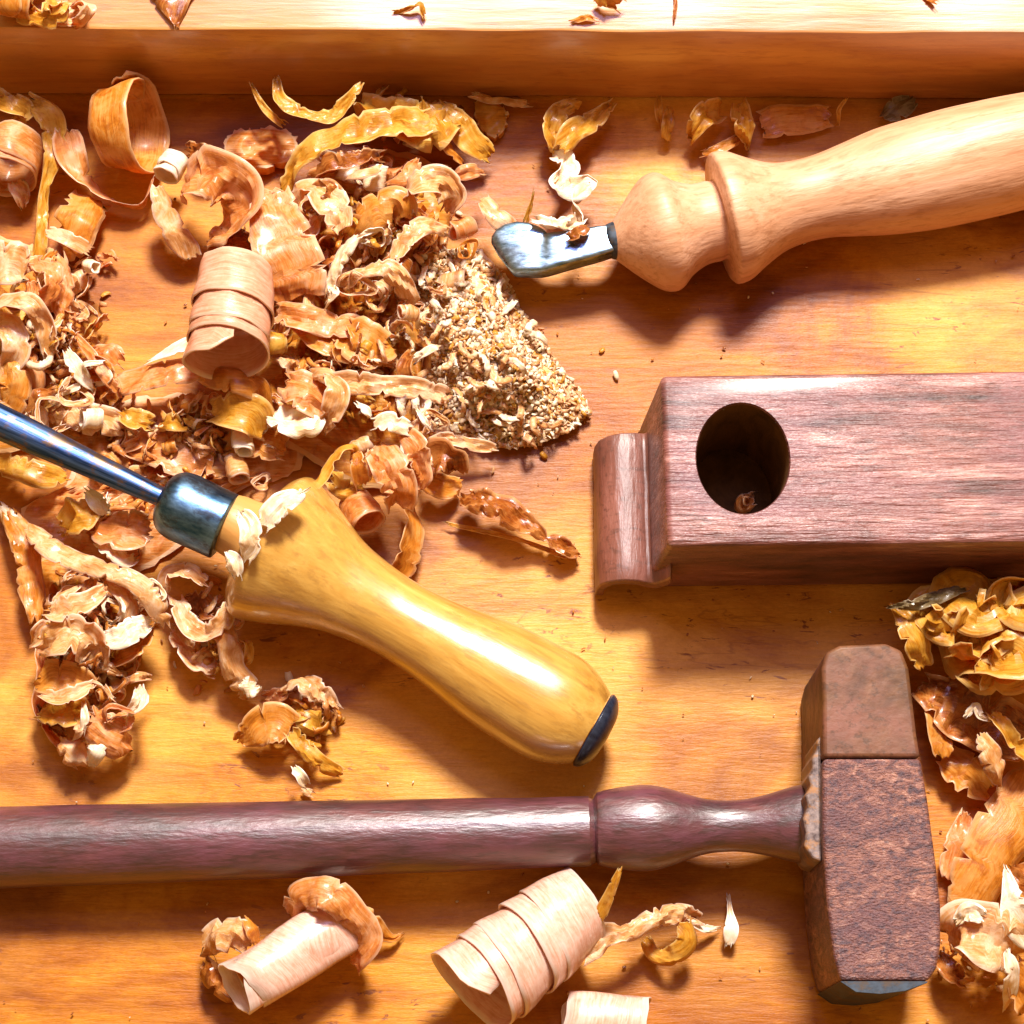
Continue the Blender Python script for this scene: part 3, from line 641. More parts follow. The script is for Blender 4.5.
# --- central heap
for i, a in enumerate([
    ('large pale loop of shaving opening to the right in the central heap', 'orange', [(352, 268, 1.2, 24, 0), (350, 236, 1.9, 34, 20), (366, 214, 2.5, 40, 10), (394, 204, 2.6, 40, -10), (402, 220, 2.2, 30, -40)], 0.1, 0.5),
    ('pink tinged cream flap on the left shoulder of the central heap', 'cream', [(290, 204, 1.6, 20, 0), (312, 190, 2.2, 34, 20), (332, 206, 2.5, 36, 10), (344, 230, 2.4, 24, 0)], 0.12, 0.4),
    ('white forked shaving in the middle of the central heap', 'white', [(330, 296, 2.0, 10, 0), (334, 270, 2.5, 16, 20), (344, 250, 2.6, 18, 10), (356, 236, 2.6, 10, 0)], 0.1, 0.4),
    ('pale arched shaving over the lower middle of the central heap', 'cream', [(340, 284, 2.0, 16, 0), (362, 274, 2.6, 20, 20), (386, 268, 2.7, 20, 0), (404, 286, 2.3, 22, -20), (414, 304, 1.6, 12, 0)], 0.12, 0.5),
    ('white flecked ribbon slanting across the right of the central heap', 'cream', [(392, 262, 2.4, 16, 30), (404, 240, 2.6, 20, 10), (426, 226, 2.4, 22, 0), (446, 232, 1.8, 14, 0)], 0.14, 0.4),
    ('bright cream curl with orange hollow at the top of the heap', 'cream', [(402, 196, 2.3, 26, 30), (420, 182, 2.7, 34, 10), (440, 180, 2.5, 36, -20), (456, 196, 2.0, 30, -50), (450, 214, 1.4, 16, -40)], 0.12, 0.6),
    ('dark amber fold near the top of the central heap', 'amber', [(312, 176, 1.8, 24, 20), (330, 166, 2.2, 26, 30), (352, 158, 2.3, 22, 20), (380, 156, 2.0, 16, 0)], 0.18, 0.4),
    ('glossy red amber knot left of the heap top', 'amber', [(316, 198, 2.1, 22, 30), (328, 188, 2.5, 24, 10), (336, 200, 2.4, 22, 0), (326, 208, 2.0, 14, 0)], 0.2, 0.5),
    ('slim cream petal standing at the heap top', 'cream', [(346, 178, 2.4, 10, 30), (362, 172, 2.8, 18, 30), (380, 164, 2.5, 8, 30)], 0.08, 0.6),
    ('orange band curling under the pale loop', 'orange', [(346, 232, 1.4, 22, 60), (352, 256, 1.4, 26, 60), (360, 276, 1.0, 20, 40)], 0.1, 0.3),
    ('golden brown flap below the pale arch', 'orange', [(296, 322, 1.4, 20, 0), (318, 338, 1.7, 26, 0), (348, 348, 1.8, 36, 0), (374, 350, 1.7, 40, 0), (386, 344, 1.3, 30, 0)], 0.12, 0.3),
    ('square amber sheet in the lower middle of the heap', 'orange', [(342, 330, 1.7, 34, 0), (362, 344, 1.9, 46, 0), (384, 352, 1.6, 46, 0)], 0.1, 0.2),
    ('long pale roll of shaving lying below the amber sheet', 'cream', [(328, 386, 2.0, 20, 0), (352, 384, 2.3, 24, 0), (386, 386, 2.3, 22, 0), (420, 390, 2.2, 20, 0), (446, 396, 1.8, 18, 0)], 0.1, 0.7),
    ('pearly white folded flap left of the pale roll', 'white', [(276, 412, 1.6, 26, 0), (290, 420, 2.0, 32, 10), (308, 424, 2.1, 28, 0), (320, 414, 1.8, 18, 0)], 0.12, 0.4),
    ('speckled peach plate above the pearly flap', 'peach', [(284, 380, 1.8, 30, 0), (304, 388, 2.1, 44, 0), (322, 400, 2.0, 44, 0), (334, 412, 1.6, 26, 0)], 0.14, 0.3),
    ('cream pointed flap at the left end of the pale roll', 'cream', [(330, 376, 2.2, 12, 0), (338, 392, 2.4, 26, 10), (332, 412, 2.2, 22, 20), (324, 430, 1.6, 10, 0)], 0.1, 0.5),
    ('white oval chip lying above the curled amber mass', 'white', [(374, 424, 2.6, 14, 0), (390, 422, 2.8, 22, 0), (410, 430, 2.6, 14, 0)], 0.03, 0.5),
    ('tiny lavender flake right above the white oval chip', 'white', [(358, 404, 2.5, 5, 0), (366, 410, 2.6, 9, 0), (371, 416, 2.5, 4, 0)], 0.04, 0.2),
    ('amber curl folding down above the chisel handle', 'peach', [(376, 448, 2.4, 30, 0), (388, 462, 2.7, 38, 10), (398, 484, 2.5, 36, 0), (400, 506, 1.8, 26, 0)], 0.16, 0.5),
    ('pale rimmed curl hanging right of the folding amber curl', 'peach', [(404, 436, 2.3, 20, 0), (416, 452, 2.5, 24, 20), (420, 474, 2.1, 22, 30), (414, 494, 1.6, 12, 20)], 0.14, 0.6),
    ('lavender grey petal left of the folding amber curl', 'cream', [(372, 452, 2.2, 10, 30), (374, 464, 2.4, 16, 30), (372, 476, 2.1, 8, 30)], 0.06, 0.4),
    ('thin yellow shaving snaking up from the chisel handle', 'mustard', [(304, 492, 2.6, 12, 0), (320, 482, 2.7, 15, 10), (330, 466, 2.8, 17, 20), (342, 450, 2.8, 14, 30), (354, 448, 2.6, 8, 40), (354, 462, 2.2, 10, 30)], 0.06, 0.4),
    ('hanging orange tab below the yellow snaking shaving', 'orange', [(356, 452, 2.4, 12, 0), (358, 468, 2.4, 16, 0), (362, 484, 2.0, 16, 0)], 0.05, 0.3),
    ('golden crumpled chip behind the top of the chisel handle', 'mustard', [(332, 478, 1.6, 24, 0), (346, 486, 1.8, 28, 10), (362, 488, 1.5, 22, 0)], 0.2, 0.4),
    ('thin white splinter slanting in the gap right of the oval chip', 'white', [(416, 408, 2.2, 3, 20), (424, 420, 2.3, 7, 20), (430, 428, 2.1, 3, 20)], 0.03, 0.2),
    ('cream rim strip at the lower left border of the sawdust pile', 'cream', [(426, 446, 1.0, 16, 0), (446, 438, 1.2, 16, 0), (470, 444, 1.0, 14, 0), (496, 448, 0.8, 10, 0)], 0.1, 0.4),
    ('curved mahogany shaving just below the sawdust pile', 'amber', [(424, 470, 1.0, 30, 0), (436, 458, 1.5, 34, 10), (450, 458, 1.5, 32, -10), (458, 472, 1.0, 24, -30)], 0.08, 0.7),
    ('lower apron of orange shaving below the mahogany one', 'orange', [(424, 482, 0.7, 20, 0), (442, 486, 0.8, 24, 0), (462, 484, 0.5, 18, 0)], 0.12, 0.3),
]):
    R_(a[0], a[1], a[2], crinkle=a[3], cup=a[4], rag=0.22)
K_('little peach ring lying at the top edge of the chisel handle', 'peach', 362, 512, 1.5, 60, 20, 34, 18, 16, 1.3, band=4, crinkle=0.1)
R_('glossy amber shard lying alone right of the heap', 'amber', [(462, 494, 0.7, 18, 0), (480, 500, 1.2, 30, 10), (506, 512, 1.1, 34, 15), (536, 532, 0.8, 22, 20), (562, 545, 0.6, 20, 10), (580, 552, 0.3, 8, 0)], crinkle=0.2, cup=0.3, rag=0.25)
R_('yellow thin lower lip beneath the glossy amber shard', 'mustard', [(448, 524, 0.2, 4, 0), (478, 530, 0.3, 6, 0), (520, 540, 0.3, 5, 0), (566, 556, 0.25, 6, 0)], crinkle=0.04)
R_('tall arched shaving behind the waist of the chisel handle', 'orange', [(404, 500, 0.8, 18, 70), (412, 520, 1.0, 26, 60), (410, 548, 1.0, 30, 50), (398, 576, 0.6, 24, 40)], cup=0.5)

# --- left heap
for i, a in enumerate([
    ('banded rosy roll at the left edge, highest of the left tangle', 'cream', [(-14, 262, 2.0, 44, 0), (8, 262, 2.4, 46, 0), (28, 268, 2.1, 42, 0)], 0.08, 0.5),
    ('tan loop with a dark eye at the top of the left tangle', 'peach', [(36, 262, 1.9, 18, 30), (52, 268, 2.3, 24, 30), (52, 290, 2.2, 22, 40), (38, 300, 1.9, 18, 40), (32, 282, 1.9, 16, 30)], 0.12, 0.3),
    ('pale arch over the dark hollow in the left tangle', 'cream', [(-10, 306, 2.0, 16, 30), (12, 300, 2.5, 18, 30), (34, 308, 2.5, 20, 10), (46, 330, 2.0, 22, -10), (52, 356, 1.5, 20, 0)], 0.12, 0.5),
    ('thin tan strip running down the right side of the left tangle', 'peach', [(58, 258, 1.4, 18, 0), (66, 284, 1.6, 22, 10), (62, 308, 1.5, 20, 20), (78, 330, 1.0, 14, 0)], 0.14, 0.3),
    ('lavender cream curl low in the dark hollow of the left tangle', 'cream', [(-8, 322, 1.6, 22, 0), (8, 330, 1.9, 24, 20), (14, 352, 1.8, 22, 40), (6, 372, 1.4, 20, 30)], 0.1, 0.6),
    ('white leaf shaped sliver pointing down right beside the left tangle', 'white', [(68, 352, 1.6, 8, 0), (76, 366, 1.8, 17, 0), (86, 380, 1.5, 13, 0), (92, 388, 1.2, 4, 0)], 0.04, 0.3),
    ('thin rosy strip parallel to the white leaf shaped sliver', 'peach', [(76, 336, 1.4, 8, 0), (92, 356, 1.5, 12, 0), (108, 378, 1.4, 12, 0), (122, 396, 1.0, 8, 0)], 0.06, 0.3),
    ('small white spike above the chisel shank', 'white', [(54, 398, 1.2, 2, 0), (66, 392, 1.4, 6, 0), (80, 386, 1.5, 8, 0)], 0.04, 0.2),
    ('rusty flap below the white leaf shaped sliver', 'amber', [(80, 398, 1.1, 12, 0), (88, 392, 1.2, 16, 0), (94, 384, 1.0, 10, 0)], 0.08, 0.2),
    ('cream plate resting just above the chisel shank', 'cream', [(48, 410, 0.9, 24, 0), (74, 412, 1.1, 34, 0), (100, 418, 1.1, 34, 0), (124, 428, 0.8, 22, 0)], 0.16, 0.25),
    ('tan shaving tongue bulging at the left edge below the hollow', 'orange', [(10, 356, 1.5, 24, 0), (14, 382, 1.6, 34, 0), (8, 404, 1.2, 34, 0), (-6, 418, 0.7, 20, 0)], 0.1, 0.5),
    ('rosy brown tongue right of the bulging tan one', 'peach', [(24, 346, 1.4, 16, 30), (32, 370, 1.4, 24, 20), (34, 396, 1.0, 20, 10)], 0.1, 0.5),
    ('grey brown curl left of the broad peach ribbon', 'peach', [(88, 350, 1.0, 16, 0), (106, 352, 1.4, 24, 20), (120, 362, 1.2, 20, 0)], 0.14, 0.5),
    ('golden brown crumb curl below the broad peach ribbon', 'mustard', [(122, 412, 1.2, 16, 0), (136, 418, 1.5, 24, 20), (152, 424, 1.2, 18, 0)], 0.2, 0.4),
    ('yellow knob of shaving under the spiral tube foot', 'mustard', [(160, 424, 1.2, 18, 0), (172, 424, 1.6, 22, 0), (184, 428, 1.2, 16, 0)], 0.15, 0.6),
    ('flat peach plate between chisel ferrule and spiral tube', 'peach', [(126, 446, 0.7, 24, 0), (152, 450, 0.9, 40, 0), (184, 456, 0.9, 46, 0), (214, 462, 0.7, 36, 0)], 0.1, 0.2),
    ('orange curved wall of shaving right of the ferrule', 'orange', [(226, 446, 0.8, 30, 0), (254, 442, 0.9, 36, 0), (286, 450, 0.8, 34, 0)], 0.1, 0.4),
    ('yellow half disc shaving tucked under the chisel shank', 'mustard', [(-8, 462, 0.8, 30, 10), (18, 470, 1.0, 36, 10), (44, 476, 0.9, 30, 0), (66, 476, 0.5, 14, 0)], 0.06, 0.4),
]):
    R_(a[0], a[1], a[2], crinkle=a[3], cup=a[4], rag=0.2)

# --- lower left tangle
for i, a in enumerate([
    ('long pale ribbon arching over the lower left tangle', 'cream', [(30, 528, 1.7, 16, 0), (46, 542, 2.0, 24, 10), (70, 556, 2.2, 22, 20), (100, 566, 2.4, 22, 10), (132, 578, 2.5, 24, 0), (152, 600, 2.3, 24, -20), (162, 624, 1.8, 18, -30)], 0.06, 0.5),
    ('golden block of shaving under the shank, left of the square one', 'mustard', [(60, 524, 1.2, 26, 0), (76, 516, 1.8, 38, 10), (92, 506, 1.7, 34, 0)], 0.15, 0.5),
    ('square peach shaving under the chisel shank', 'peach', [(100, 522, 1.3, 28, 0), (122, 528, 1.8, 46, 0), (148, 530, 1.6, 44, 0)], 0.12, 0.3),
    ('white fluffy lip below the square peach shaving', 'white', [(98, 540, 1.6, 10, 0), (112, 550, 1.7, 16, 0), (126, 560, 1.6, 13, 0), (138, 556, 1.4, 8, 0)], 0.2, 0.3),
    ('pink white wedge against the underside of the shank', 'white', [(86, 490, 2.0, 10, 0), (98, 502, 1.9, 20, 0), (108, 512, 1.6, 14, 0)], 0.06, 0.3),
    ('long tan sidewall strip down the far left of the lower tangle', 'orange', [(10, 512, 1.0, 20, 20), (26, 544, 1.1, 26, 30), (32, 580, 1.0, 26, 30), (36, 620, 0.9, 18, 30)], 0.1, 0.3),
    ('white cut end of shaving at the left edge below the half disc', 'white', [(0, 506, 0.9, 10, 0), (10, 518, 1.1, 16, 0), (20, 526, 0.9, 10, 0)], 0.06, 0.3),
    ('cream oval slice lying across the lower left tangle', 'cream', [(48, 610, 2.2, 20, 10), (64, 610, 2.4, 30, 5), (86, 602, 2.4, 22, 0), (104, 590, 2.2, 12, 0)], 0.04, 0.4),
    ('inner bent strip under the long pale ribbon', 'cream', [(104, 576, 1.9, 12, 0), (122, 588, 2.0, 20, 20), (130, 606, 1.9, 18, 30), (126, 626, 1.6, 18, 20)], 0.1, 0.4),
    ('rusty hollow curl in the middle of the lower left tangle', 'amber', [(60, 590, 0.8, 30, 0), (84, 600, 1.0, 46, 0), (108, 612, 1.0, 40, 0)], 0.15, -0.4),
    ('pearly dome of shaving at the top of the lower left column', 'cream', [(42, 646, 1.8, 26, 0), (58, 638, 2.3, 44, 10), (78, 636, 2.4, 46, 0), (96, 648, 2.0, 34, -20), (102, 664, 1.6, 18, -30)], 0.14, 0.5),
    ('orange cup in the lower left column', 'orange', [(40, 682, 1.5, 28, 10), (56, 680, 1.9, 36, 0), (76, 684, 1.8, 34, 0), (90, 694, 1.4, 20, 0)], 0.12, 0.4),
    ('cream crescent strip across the lower left column', 'cream', [(40, 694, 1.9, 12, 20), (58, 698, 2.2, 18, 20), (78, 694, 2.2, 18, 10), (94, 684, 2.0, 10, 0)], 0.08, 0.5),
    ('golden fold below the cream crescent strip', 'mustard', [(44, 712, 1.3, 20, 0), (60, 714, 1.7, 30, 0), (78, 712, 1.6, 30, 0), (92, 718, 1.2, 18, 0)], 0.14, 0.4),
    ('white peg at the very foot of the lower left column', 'white', [(98, 738, 1.5, 16, 0), (94, 752, 1.6, 18, 10), (88, 766, 1.0, 12, 0)], 0.05, 0.5),
    ('cream block at the lower left end of the column', 'cream', [(62, 740, 1.0, 20, 0), (72, 752, 1.2, 26, 0), (84, 762, 0.8, 18, 0)], 0.18, 0.5),
    ('sand coloured flap ending in a dark curl right of the white peg', 'peach', [(92, 712, 1.8, 26, 0), (104, 728, 1.7, 34, 0), (120, 740, 1.4, 36, 0), (132, 746, 0.9, 24, 0)], 0.1, 0.5),
    ('slim white stripe beside the golden fold', 'white', [(84, 706, 2.0, 6, 20), (84, 718, 2.1, 9, 20), (82, 730, 1.9, 6, 20)], 0.05, 0.2),
    ('orange hanging pouch on the right of the lower left tangle', 'orange', [(104, 660, 1.3, 20, 0), (120, 656, 1.5, 30, 10), (138, 646, 1.4, 26, 0), (148, 634, 1.2, 14, 0)], 0.08, 0.6),
    ('snowy patch of shaving above the orange pouch', 'white', [(106, 640, 1.9, 14, 0), (120, 638, 2.1, 24, 0), (136, 630, 2.0, 24, 0), (150, 622, 1.7, 14, 0)], 0.16, 0.4),
    ('left skirt strip of the lower left column', 'peach', [(38, 650, 1.2, 12, 50), (40, 680, 1.1, 16, 60), (44, 712, 0.9, 18, 60), (58, 744, 0.6, 18, 40)], 0.1, 0.2),
]):
    R_(a[0], a[1], a[2], crinkle=a[3], cup=a[4], rag=0.22)
for i, a in enumerate([
    ('cream band at the top of the middle shaving string', 'cream', [(164, 590, 1.3, 18, 0), (170, 574, 1.8, 24, 20), (188, 572, 2.0, 20, 10), (206, 584, 1.8, 14, 0)], 0.12, 0.5),
    ('cream hoop around the rust hollow below the chisel flange', 'cream', [(176, 600, 1.3, 20, 20), (186, 622, 1.5, 22, 30), (204, 634, 1.6, 22, 20), (222, 624, 1.8, 20, 10), (228, 606, 1.7, 16, 0)], 0.14, 0.4),
    ('pale folded strip trailing left of the hoop', 'cream', [(172, 628, 0.7, 16, 0), (184, 646, 0.9, 26, 0), (200, 662, 0.9, 28, 0), (216, 668, 0.6, 16, 0)], 0.16, 0.4),
    ('upright cream leg below the hoop ending in a white foot', 'cream', [(222, 616, 1.7, 20, 20), (228, 642, 1.7, 24, 20), (234, 668, 1.5, 26, 10), (246, 690, 1.0, 26, 0), (252, 698, 0.6, 18, 0)], 0.1, 0.5),
    ('lavender white foot tip of the shaving string', 'white', [(240, 688, 1.3, 20, 0), (250, 688, 1.4, 22, 0), (260, 684, 1.1, 14, 0)], 0.1, 0.4),
    ('small yellow ringlet right of the upright cream leg', 'mustard', [(240, 640, 1.0, 8, 40), (248, 644, 1.3, 12, 40), (248, 658, 1.1, 10, 40), (242, 664, 0.8, 6, 30)], 0.06, 0.3),
    ('rust coloured core inside the cream hoop', 'amber', [(186, 606, 0.8, 22, 0), (200, 606, 1.0, 30, 0), (214, 612, 0.9, 24, 0)], 0.14, 0.3),
    ('flat tan flake with a dark arch below the shaving string', 'orange', [(238, 742, 0.5, 16, 0), (252, 728, 0.9, 34, 0), (272, 722, 1.2, 42, 0), (292, 730, 1.1, 40, 0)], 0.06, 0.4),
    ('frilly cream crest on the right of the flat tan flake', 'cream', [(286, 688, 0.8, 14, 0), (302, 684, 1.2, 20, 20), (320, 694, 1.2, 22, 0), (334, 708, 0.8, 20, 0)], 0.25, 0.4),
    ('ochre crumple beneath the frilly cream crest', 'mustard', [(296, 704, 0.7, 24, 0), (312, 716, 0.9, 36, 0), (330, 724, 0.6, 26, 0)], 0.22, 0.3),
    ('bent yellow leg of the flat tan flake', 'mustard', [(292, 730, 1.1, 16, 10), (304, 744, 1.0, 18, 10), (318, 760, 0.7, 20, 0), (342, 772, 0.3, 10, 0)], 0.1, 0.3),
    ('small white tooth shaped chip by the bent yellow leg', 'white', [(294, 768, 0.9, 8, 0), (300, 776, 1.0, 13, 0), (306, 784, 0.7, 10, 0)], 0.04, 0.5),
    ('tiny cream crumb just above the mallet shaft', 'cream', [(304, 790, 0.3, 8, 0), (312, 794, 0.4, 8, 0)], 0.05, 0.3),
    ('pinkish crumb string linking foot tip and frilly crest', 'peach', [(262, 696, 0.3, 10, 0), (276, 694, 0.5, 12, 0), (290, 690, 0.4, 10, 0)], 0.15, 0.3),
    ('white torn fibres clinging round the chisel neck, upper tuft', 'white', [(262, 526, 4.9, 18, 0), (272, 512, 5.1, 30, 0), (286, 500, 5.2, 28, 0), (306, 490, 5.1, 12, 0)], 0.09, 0.1),
    ('white torn fibres clinging round the chisel neck, middle tuft', 'white', [(240, 512, 4.9, 10, 0), (248, 526, 5.0, 22, 0), (250, 544, 4.9, 26, 0), (246, 560, 4.5, 12, 0)], 0.09, 0.1),
    ('white torn fibres clinging round the chisel neck, lowest tuft', 'white', [(226, 552, 4.3, 8, 0), (234, 562, 4.4, 20, 0), (238, 576, 4.2, 12, 0)], 0.08, 0.1),
]):
    R_(a[0], a[1], a[2], crinkle=a[3], cup=a[4], rag=0.3)

# --- bottom curls
K_('pale flat sided roll in front of the mallet shaft, left', 'rollwhite', 296, 952, 1.6, -34, -12, 124, 31, 26, 2.3, band=4, crinkle=0.14, squash=0.85, start=200)
R_('wide open tan curl behind the pale roll', 'peach', [(292, 920, 1.2, 26, 0), (300, 898, 2.0, 34, 10), (322, 890, 2.6, 34, 20), (346, 908, 2.5, 34, -10), (362, 938, 1.9, 40, -30), (352, 962, 1.0, 34, -40)], cup=0.4, crinkle=0.1)
R_('thin tail of tan shaving trailing to the right on bare bench', 'orange', [(360, 916, 1.3, 26, -20), (376, 928, 0.9, 22, -10), (392, 938, 0.4, 10, 0), (402, 934, 0.2, 5, 0)], crinkle=0.06)
R_('cream block curl at the left end of the pale roll', 'cream', [(206, 950, 0.8, 26, 10), (216, 934, 1.6, 36, 20), (234, 936, 1.9, 38, 0), (248, 948, 1.5, 22, -20)], cup=0.5, crinkle=0.15)
R_('brown tattered underside below the cream block curl', 'amber', [(206, 956, 0.6, 18, 0), (216, 976, 0.9, 30, 0), (234, 992, 0.7, 28, 0), (250, 1000, 0.4, 14, 0)], crinkle=0.25, cup=0.3, rag=0.4)
R_('narrow orange spoke between block curl and pale roll', 'orange', [(234, 960, 1.9, 8, 0), (244, 974, 1.9, 12, 0), (254, 990, 1.5, 10, 0)], cup=0.2)
R_('small brown flap tip at the upper left of the roll', 'orange', [(246, 918, 1.7, 10, 30), (252, 930, 1.9, 16, 30), (258, 942, 1.6, 10, 30)], cup=0.3)
K_('large white banded spiral curl at the bottom centre', 'rollwhite', 526, 948, 2.0, -38, -12, 176, 47, 43, 4.4, band=1.4, flare=-0.22, crinkle=0.07, rag=0.03, nv=9, start=70, per=34)
R_('twisted tail strip running right from the banded spiral', 'cream', [(586, 944, 2.2, 40, 0), (604, 934, 2.0, 26, 20), (628, 930, 1.7, 20, 30), (654, 920, 1.5, 22, 0), (680, 912, 1.3, 24, 0), (702, 918, 0.8, 12, 0)], crinkle=0.14, cup=0.5, rag=0.25)
R_('yellow hook curl below the twisted tail strip', 'mustard', [(686, 922, 1.4, 20, 20), (688, 942, 1.3, 24, 30), (672, 956, 1.0, 20, 20), (654, 954, 0.6, 14, 0), (646, 938, 0.5, 12, 0)], crinkle=0.08, cup=0.5)
R_('thin lavender tipped splinter standing beside the banded spiral', 'mustard', [(600, 916, 2.5, 14, 20), (608, 898, 2.9, 12, 20), (614, 884, 3.2, 10, 20), (620, 870, 3.4, 5, 20)], crinkle=0.04)
R_('white drop shaped fleck right of the twisted tail', 'white', [(728, 896, 0.3, 4, 0), (730, 912, 0.4, 6, 0), (731, 930, 0.5, 15, 0), (729, 944, 0.3, 8, 0)], crinkle=0.03)
R_('narrow white fleck pointing from the tail to the drop shaped one', 'white', [(690, 922, 0.9, 6, 0), (704, 928, 0.5, 9, 0), (716, 928, 0.3, 5, 0)], crinkle=0.05)
K_('short pink roll of shaving cut by the bottom frame edge', 'rollwhite', 600, 1020, 1.1, 6, 8, 82, 27, 25, 1.6, band=4, crinkle=0.12, flare=0.05, start=200, squash=0.85)

# --- right side
L_('large crumpled mustard mass beside the mallet head and frame edge', 'mustard', [(905, 612), (930, 598), (965, 594), (990, 580), (1020, 574), (1060, 590), (1070, 640), (1050, 680), (1010, 688), (978, 682), (968, 655), (945, 640), (925, 640), (908, 634)], 2.2, amp=0.45, freq=1.15, edge_h=1.0, rings=26, seg=110, ridg=False, name='crumpled_shaving', cat=SHAV)
for i, a in enumerate([
    ('yellow bent strip draped on the corner of the mallet head', 'mustard', [(892, 604, 2.2, 8, 0), (904, 616, 2.5, 20, 10), (914, 638, 2.4, 26, 10), (926, 668, 1.8, 20, 0)], 0.08, 0.4),
    ('dark olive sliver bridging mallet corner and mustard mass', 'grey', [(888, 606, 2.6, 6, 0), (914, 604, 2.9, 12, 0), (942, 594, 2.8, 16, 0), (966, 590, 2.4, 8, 0)], 0.12, 0.4),
    ('dark amber slab below the crumpled mustard mass', 'amber', [(920, 684, 0.9, 30, 0), (944, 700, 1.2, 56, 0), (974, 716, 1.2, 66, 0), (1006, 730, 0.9, 60, 0), (1040, 744, 0.7, 50, 0)], 0.16, 0.15),
    ('white notched fleck on the dark amber slab', 'white', [(966, 716, 1.9, 5, 0), (976, 706, 2.1, 9, 20), (980, 716, 2.1, 7, 0), (990, 720, 1.9, 5, 0)], 0.1, 0.3),
    ('cream tongue hanging below the notched fleck', 'cream', [(982, 734, 2.0, 14, 0), (990, 750, 2.1, 24, 0), (998, 770, 1.8, 26, 0), (1000, 786, 1.3, 12, 0)], 0.08, 0.4),
    ('golden bent strip right of the hanging cream tongue', 'mustard', [(992, 714, 2.0, 14, 0), (1004, 728, 2.1, 18, 10), (1016, 744, 1.8, 20, 0), (1034, 754, 1.4, 20, 0)], 0.1, 0.5),
    ('orange ribbed strip between mallet head and hanging tongue', 'orange', [(930, 706, 1.2, 14, 0), (938, 728, 1.3, 22, 10), (944, 756, 1.0, 18, 0)], 0.12, 0.4),
    ('tan sheet under the cream tongue', 'orange', [(946, 756, 0.5, 30, 0), (966, 774, 0.6, 40, 0), (990, 790, 0.4, 30, 0)], 0.08, 0.15),
    ('pale broad shaving roll standing at lower right, left of the blade shaped one', 'cream', [(950, 940, 1.4, 36, 30), (962, 928, 2.2, 50, 20), (984, 934, 2.4, 62, 0), (1008, 942, 2.2, 60, 0), (1022, 952, 1.6, 40, 0)], 0.12, 0.4),
    ('white jagged crest above the pale broad roll', 'white', [(954, 924, 2.3, 8, 0), (968, 912, 2.6, 20, 0), (982, 918, 2.5, 14, 0)], 0.16, 0.3),
    ('white blade shaped shaving cut by the right frame edge', 'white', [(1006, 868, 2.6, 6, 0), (1010, 892, 2.7, 18, 0), (1018, 918, 2.5, 34, 0), (1034, 940, 2.0, 30, 0)], 0.05, 0.3),
    ('rust shaving behind the white blade shaped one', 'amber', [(1010, 866, 1.6, 16, 0), (1026, 876, 1.9, 34, 0), (1046, 890, 1.6, 40, 0)], 0.1, 0.3),
    ('slim white sail shaving dropping to the lower right corner', 'white', [(1006, 950, 2.2, 10, 20), (1010, 972, 2.1, 18, 20), (1010, 994, 1.5, 14, 10), (1006, 1010, 0.8, 6, 0)], 0.05, 0.3),
    ('tan end flap in the lower right corner', 'orange', [(1014, 960, 1.7, 20, 0), (1022, 984, 1.5, 40, 0), (1030, 1008, 0.9, 44, 0)], 0.1, 0.4),
    ('brown low curl between mallet head and pale broad roll', 'amber', [(940, 950, 0.7, 16, 0), (950, 968, 0.9, 22, 0), (964, 980, 0.6, 14, 0)], 0.15, 0.4),
    ('broad smooth orange sheet of shaving curving in from the right frame edge', 'orange', [(1044, 778, 0.5, 50, 0), (1010, 822, 0.9, 62, 0), (984, 866, 0.9, 60, 0), (966, 912, 0.6, 48, 0)], 0.0, 0.5),
    ('fibrous peach streak lying close to the right side of the mallet head', 'peach', [(966, 812, 0.3, 14, 0), (956, 846, 0.4, 26, 0), (950, 880, 0.3, 22, 0)], 0.1, 0.2),
]):
    R_(a[0], a[1], a[2], crinkle=a[3], cup=a[4], rag=0.22)
X_('loose chip at the bottom of the block hole', 'peach', 746, 500, 12, 10, 0.9, 1.5, 16, 77, n=4)

for i, (x, y, sx, sy, w_) in enumerate([(985, 608, 50, 16, 56), (1008, 640, 34, 24, 66), (950, 620, 36, 16, 48), (990, 662, 34, 14, 50), (1018, 602, 24, 20, 54)]):
    X_('crinkled mustard ply lying over the large mustard mass', 'mustard', x, y, sx, sy, 1.9, 3.0, w_, 300+i, n=5, group='plies of the mustard mass', crinkle=0.22, cup=0.2)

